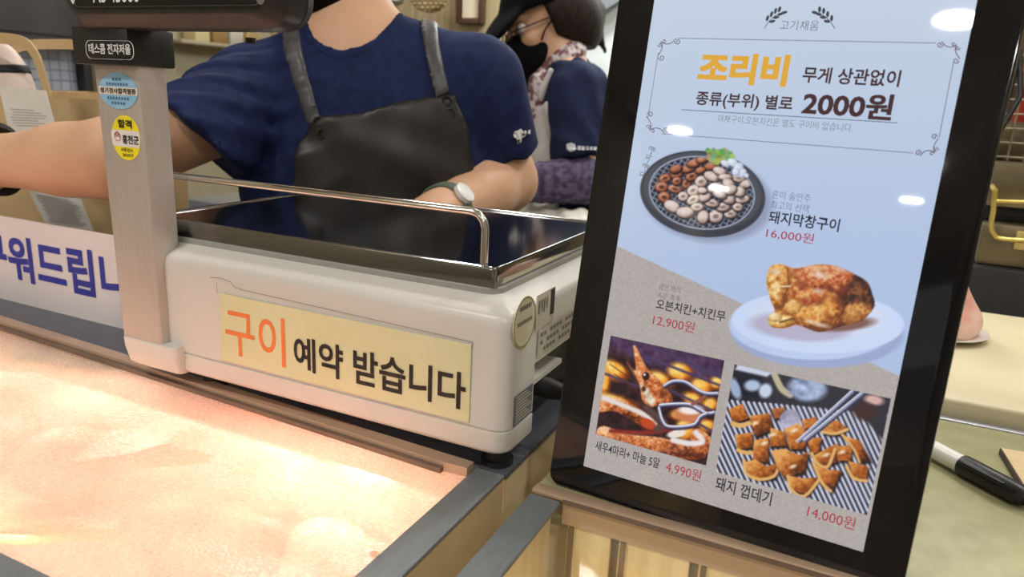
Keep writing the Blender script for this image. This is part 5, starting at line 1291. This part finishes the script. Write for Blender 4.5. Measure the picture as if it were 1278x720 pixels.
MB().box(xw + .001, xw + .05, c0[1] + .03, c1[1] + .02, -1.0, CEIL, bevel=.003).build('panel', M_brown, k)
MB().box(xw + .001, xw + .055, c0[1] + .002, c0[1] + .028, -1.0, CEIL, bevel=.002).build('edge_strip', M_dark, k)
a, b = wl(226, 50), wl(330, 52)
k = thing('wall_shelf', 'narrow wall shelf above the outstretched arm', 'shelf', (xw + .05, (a[1] + b[1]) / 2, a[2] - .01))
MB().box(xw + .001, xw + .08, a[1] - .05, 2.2, a[2] - .012, a[2], bevel=.002).build('board', M_wall, k)
for i, (cc, nm) in enumerate(((rgb(210, 196, 150), 'small cream box on the wall shelf, first from the scale post'), (rgb(150, 120, 70), 'small brown box on the wall shelf, second from the scale post'), (rgb(190, 184, 172), 'small pale grey box on the wall shelf, third from the scale post'), (rgb(170, 146, 96), 'small tan box on the wall shelf, fourth from the scale post'))):
    y0 = a[1] + .01 + i * .075
    o = thing('small_box', nm, 'box', (xw + .05, y0 + .03, a[2]), 'small boxes on the wall shelf')
    M_b = mat('carton_' + ('cream', 'brown', 'grey', 'tan')[i], cc, None, .6)
    MB().box(xw + .02, xw + .075, y0, y0 + .06, a[2] + .0005, a[2] + .05, bevel=.002).build('carton', M_b, o)
    MB().box(xw + .019, xw + .076, y0 - .001, y0 + .061, a[2] + .05, a[2] + .062, bevel=.002).build('lid', M_receipt, o)

# back wall: framed notice, strainer, pipe
yw = 2.245
a, b = at(572, 30, 1, yw), at(608, -40, 1, yw)
k = thing('picture_frame', 'brown framed notice on the back wall beside the dark cap', 'picture frame', ((a[0] + b[0]) / 2, yw, a[2]))
M_frm = mat('dark_wood_frame', rgb(74, 50, 34), rgb(90, 62, 44), .5, scale=20, stretch=(1, 1, 8))
fr = MB(); w_ = .018
for q in ((a[0], a[0] + w_, a[2], b[2]), (b[0] - w_, b[0], a[2], b[2]), (a[0] + w_, b[0] - w_, a[2], a[2] + w_), (a[0] + w_, b[0] - w_, b[2] - w_, b[2])): fr.box(q[0], q[1], yw - .02, yw + .004, q[2], q[3], 0, .002)
fr.build('frame', M_frm, k); MB().box(a[0] + w_, b[0] - w_, yw - .008, yw + .002, a[2] + w_, b[2] - w_).build('notice', mat('cream_notice', rgb(214, 196, 170), rgb(222, 206, 182), .6, scale=12), k)
c = at(532, -6, 1, 2.10)
M_weave = tile_mat('woven_bamboo', rgb(220, 204, 160), rgb(176, 150, 100), rgb(120, 96, 60), 1.0, .6, .02, .012, .5, .003)
sb = MB(); sb.loft([[(c[0] + r_ * math.cos(q), 2.10 + dy, c[2] + .02 + r_ * math.sin(q)) for q in np.linspace(0, 2 * math.pi, 33)[:-1]] for r_, dy in ((.065, .0), (.07, .004), (.07, .03), (.062, .034), (.058, .008))], 0, True, True)
k = thing('bamboo_strainer', 'round woven bamboo strainer hanging above the navy shoulder', 'strainer', (c[0], 2.1, c[2] - .05)); sb.build('basket', M_weave, k)
MB().tube([(c[0], 2.117, c[2] + .09), (c[0], 2.117, c[2] + .14), (c[0], 2.246, c[2] + .15)], .003, 0, 8).build('hook', M_steel, k)
c = at(486, -4, 1, 2.08)
k = thing('steel_pot', 'small steel pot hanging beside the woven strainer', 'pot', (c[0], 2.08, c[2] - .06))
MB().loft([[(c[0] + r_ * math.cos(q), 2.08 + r_ * math.sin(q), c[2] + z_) for q in np.linspace(0, 2 * math.pi, 25)[:-1]] for r_, z_ in ((.03, -.025), (.045, -.015), (.048, .07), (.044, .07), (.042, -.01))], 0, True, True).build('pot_body', M_steel, k)
MB().tube([(c[0], 2.12, c[2] + .06), (c[0], 2.13, c[2] + .14), (c[0], 2.246, c[2] + .145)], .004, 0, 8).build('handle', M_steel, k)

# bright white cabinet behind the cap
a, b = at(724, 190, 1, 2.15), at(800, -80, 1, 2.15)
M_whitecab = mat('white_enamel', rgb(226, 234, 232), rgb(234, 240, 238), .35, scale=5)
k = thing('white_cabinet', 'bright white cabinet behind the person with the cap', 'cabinet', (a[0] + .35, 2.2, -1.0))
MB().box(a[0] - .04, a[0] + .95, 2.10, 2.248, -1.0, 1.3, bevel=.005).build('body', M_whitecab, k)
MB().box(a[0] - .03, a[0] + .40, 2.092, 2.099, -.9, 1.28, bevel=.003).build('door', M_whitecab, k)
p, q = at(736, 20, 1, 2.07), at(800, -22, 1, 2.07)
MB().prism([(p[0], p[2] - .012), (q[0], q[2] - .012), (q[0], q[2] + .030), (p[0], p[2] + .030)], (0, 2.088, 0), UX, UZ, (0, -.02, 0), 0).build('bar', M_bar, k)
area('cabinet_fill', (a[0] + .12, 1.95, .95), (a[0] + .1, 2.2, .2), .4, .06, 9.0, (.95, 1.0, .98))  # unseen lamp added to brighten the white cabinet

# plate of meat on the cutting board
pc = at(1160, 414, 2, .0165); ed = at(1222, 411, 2, .022); r_ = float(np.linalg.norm((ed - pc)[:2]))
k = tag(MB().loft([[(pc[0] + q * r_ * math.cos(a_), pc[1] + q * r_ * math.sin(a_), .0165 + z_) for a_ in np.linspace(0, 2 * math.pi, 49)[:-1]] for q, z_ in ((.6, 0), (.66, 0), (.99, .007), (1.0, .008), (.98, .0085), (.68, .002), (.6, .0015))], 0, True, True).build('plate', mat('white_porcelain', rgb(214, 206, 196), rgb(222, 214, 206), .25, scale=20)), 'white plate under the pink meat on the cream cutting board', 'plate')
mt = at(1192, 390, 2, .04); mt = np.array([pc[0] + r_ * .28, pc[1], .02])
f = Field(mt - [.16, .12, .03], mt + [.12, .12, .14], .004)
f.ell(mt + [0, 0, .012], (r_ * .60, r_ * .5, .030), None, .02); f.ell(mt + [-.012, 0, .045], (r_ * .36, r_ * .36, .042), None, .03); f.ell(mt + [-.05, .01, .03], (.05, .05, .05), None, .03); f.cut(lambda g: .0190 - g[..., 2])
folds(f, .002, (90, 40, 120), 1.0)
M_pinkmeat = mat('pink_pork', rgb(226, 160, 146), rgb(238, 204, 188), .4, scale=30, stretch=(1, 1, 2)); tag(f.build('meat_cut', M_pinkmeat), 'pink cut of raw meat piled on the white plate', 'meat')

# fryer, wire basket, mesh rack
yr = 1.30
zf = lambda v, u=1255: float(at(u, v, 1, yr)[2])
k = thing('fryer', 'black and stainless cooking machine behind the cream cutting board', 'cooking machine', (.75, yr + .2, -1.0))
x0 = float(at(1196, 370, 1, yr)[0])
MB().box(x0, 1.3, yr, yr + .4, -1.0, zf(336), bevel=.004).build('black_base', M_dark, k)
M_stain = mat('warm_stainless', rgb(104, 92, 68), rgb(140, 127, 97), .4, .4, scale=7, stretch=(1, 1, 3))
px0 = float(at(1226, 300, 1, yr)[0])
MB().box(px0, 1.3, yr + .02, yr + .4, zf(335), zf(283), bevel=.003).build('front_panel', M_stain, k)
MB().box(px0 - .01, 1.3, yr + .06, yr + .4, zf(282), zf(262), bevel=.003).build('black_slot', M_dark, k)
MB().box(px0, 1.3, yr + .03, yr + .4, zf(261), zf(205), bevel=.003).build('upper_panel', M_stain, k)
xs0 = float(at(1270, 295, 1, yr)[0])
MB().box(xs0, xs0 + .05, yr + .012, yr + .0195, zf(312), zf(288), bevel=.002).build('badge_plate', mat('brass_plate', rgb(196, 178, 110), rgb(206, 190, 124), .4, .5), k)
M_brass = mat('brass_wire', rgb(206, 182, 96), rgb(220, 198, 116), .3, .6, scale=40)
yh = yr - .01
hp = [at(u, v, 1, yh) for u, v in ((1242, 238), (1240, 262), (1237, 282), (1241, 293), (1250, 298), (1290, 301), (1360, 306))]
k = thing('wire_basket', 'frying basket with a long brass wire handle in front of the cooking machine', 'basket', hp[2])
MB().tube([tuple(q) for q in curve([tuple(q) for q in hp], 6)], .0036, 0, 12).build('handle', M_brass, k)
a_, b_ = at(1243, 251, 1, yh), at(1360, 255, 1, yh)
MB().tube([tuple(a_), tuple(b_)], .003, 0, 10).build('cross_wire', M_brass, k)
MB().tube([tuple(hp[0]), (hp[0][0], yr + .028, hp[0][2] + .004)], .0036, 0, 10).build('hook', M_brass, k)
a_, b_ = at(1238, 192, 1, yr + .1), at(1300, 120, 1, yr + .1)
k = thing('mesh_rack', 'pale wire mesh rack standing on the cooking machine', 'rack', (a_[0] + .15, yr + .1, zf(205)))
mr = MB(); zb_ = zf(205) + .001
for i in range(14): mr.tube([(a_[0] + i * .022, yr + .1, zb_), (a_[0] + i * .022, yr + .1, zb_ + .17)], .0016, 0, 6)
for i in range(8): mr.tube([(a_[0] - .004, yr + .1, zb_ + .006 + i * .022), (a_[0] + .29, yr + .1, zb_ + .006 + i * .022)], .0016, 0, 6)
mr.build('mesh', mat('pale_wire', rgb(150, 140, 116), rgb(164, 154, 128), .4, .4), k)
MB().box(a_[0] - .06, a_[0] + .34, yr + .30, yr + .34, zb_, zb_ + .55, bevel=.003).build('back_panel', mat('olive_dark_panel', rgb(84, 74, 54), rgb(112, 98, 70), .5, scale=9), k)
MB().box(a_[0] - .005, a_[0] + .3, yr + .12, yr + .16, zb_, zb_ + .06, bevel=.003).build('backing_tray', M_stain, k)
# red bottle and tongs on the machine
c = at(1276, 76, 1, yr + .22)
k = thing('red_bottle', 'red bottle at the upper edge of the photo beside the menu screen', 'bottle', (c[0] + .02, yr + .22, zf(205)))
zb_ = zf(205) + .001; cx = c[0] + .02
MB().loft([[(cx + r2 * math.cos(q), yr + .22 + r2 * math.sin(q), z_) for q in np.linspace(0, 2 * math.pi, 25)[:-1]] for r2, z_ in ((.016, zb_), (.018, zb_ + .01), (.018, c[2] - .01), (.013, c[2] + .02), (.008, c[2] + .04), (.008, c[2] + .06))], 0, True, True).build('bottle_body', mat('red_plastic', rgb(150, 40, 30), rgb(166, 52, 40), .3), k)
MB().tube([(cx, yr + .22, c[2] + .06), (cx, yr + .22, c[2] + .085)], .010, 0, 16).build('cap', M_dark, k)
a_, b_ = at(1258, 120, 1, yr + .07), at(1276, 62, 1, yr + .07)
k = thing('tongs', 'dark tongs leaning against the mesh rack', 'tongs', (a_[0], yr + .07, zb_))
for s_ in (0, .012):
    MB().tube([(a_[0] - .03 + s_, yr + .05, zb_ + .004), (a_[0] + s_ * 1.3, yr + .068, a_[2]), (b_[0], yr + .088, b_[2])], [.004, .0045, .0035], 0, 10).build('arm', M_dark, k)
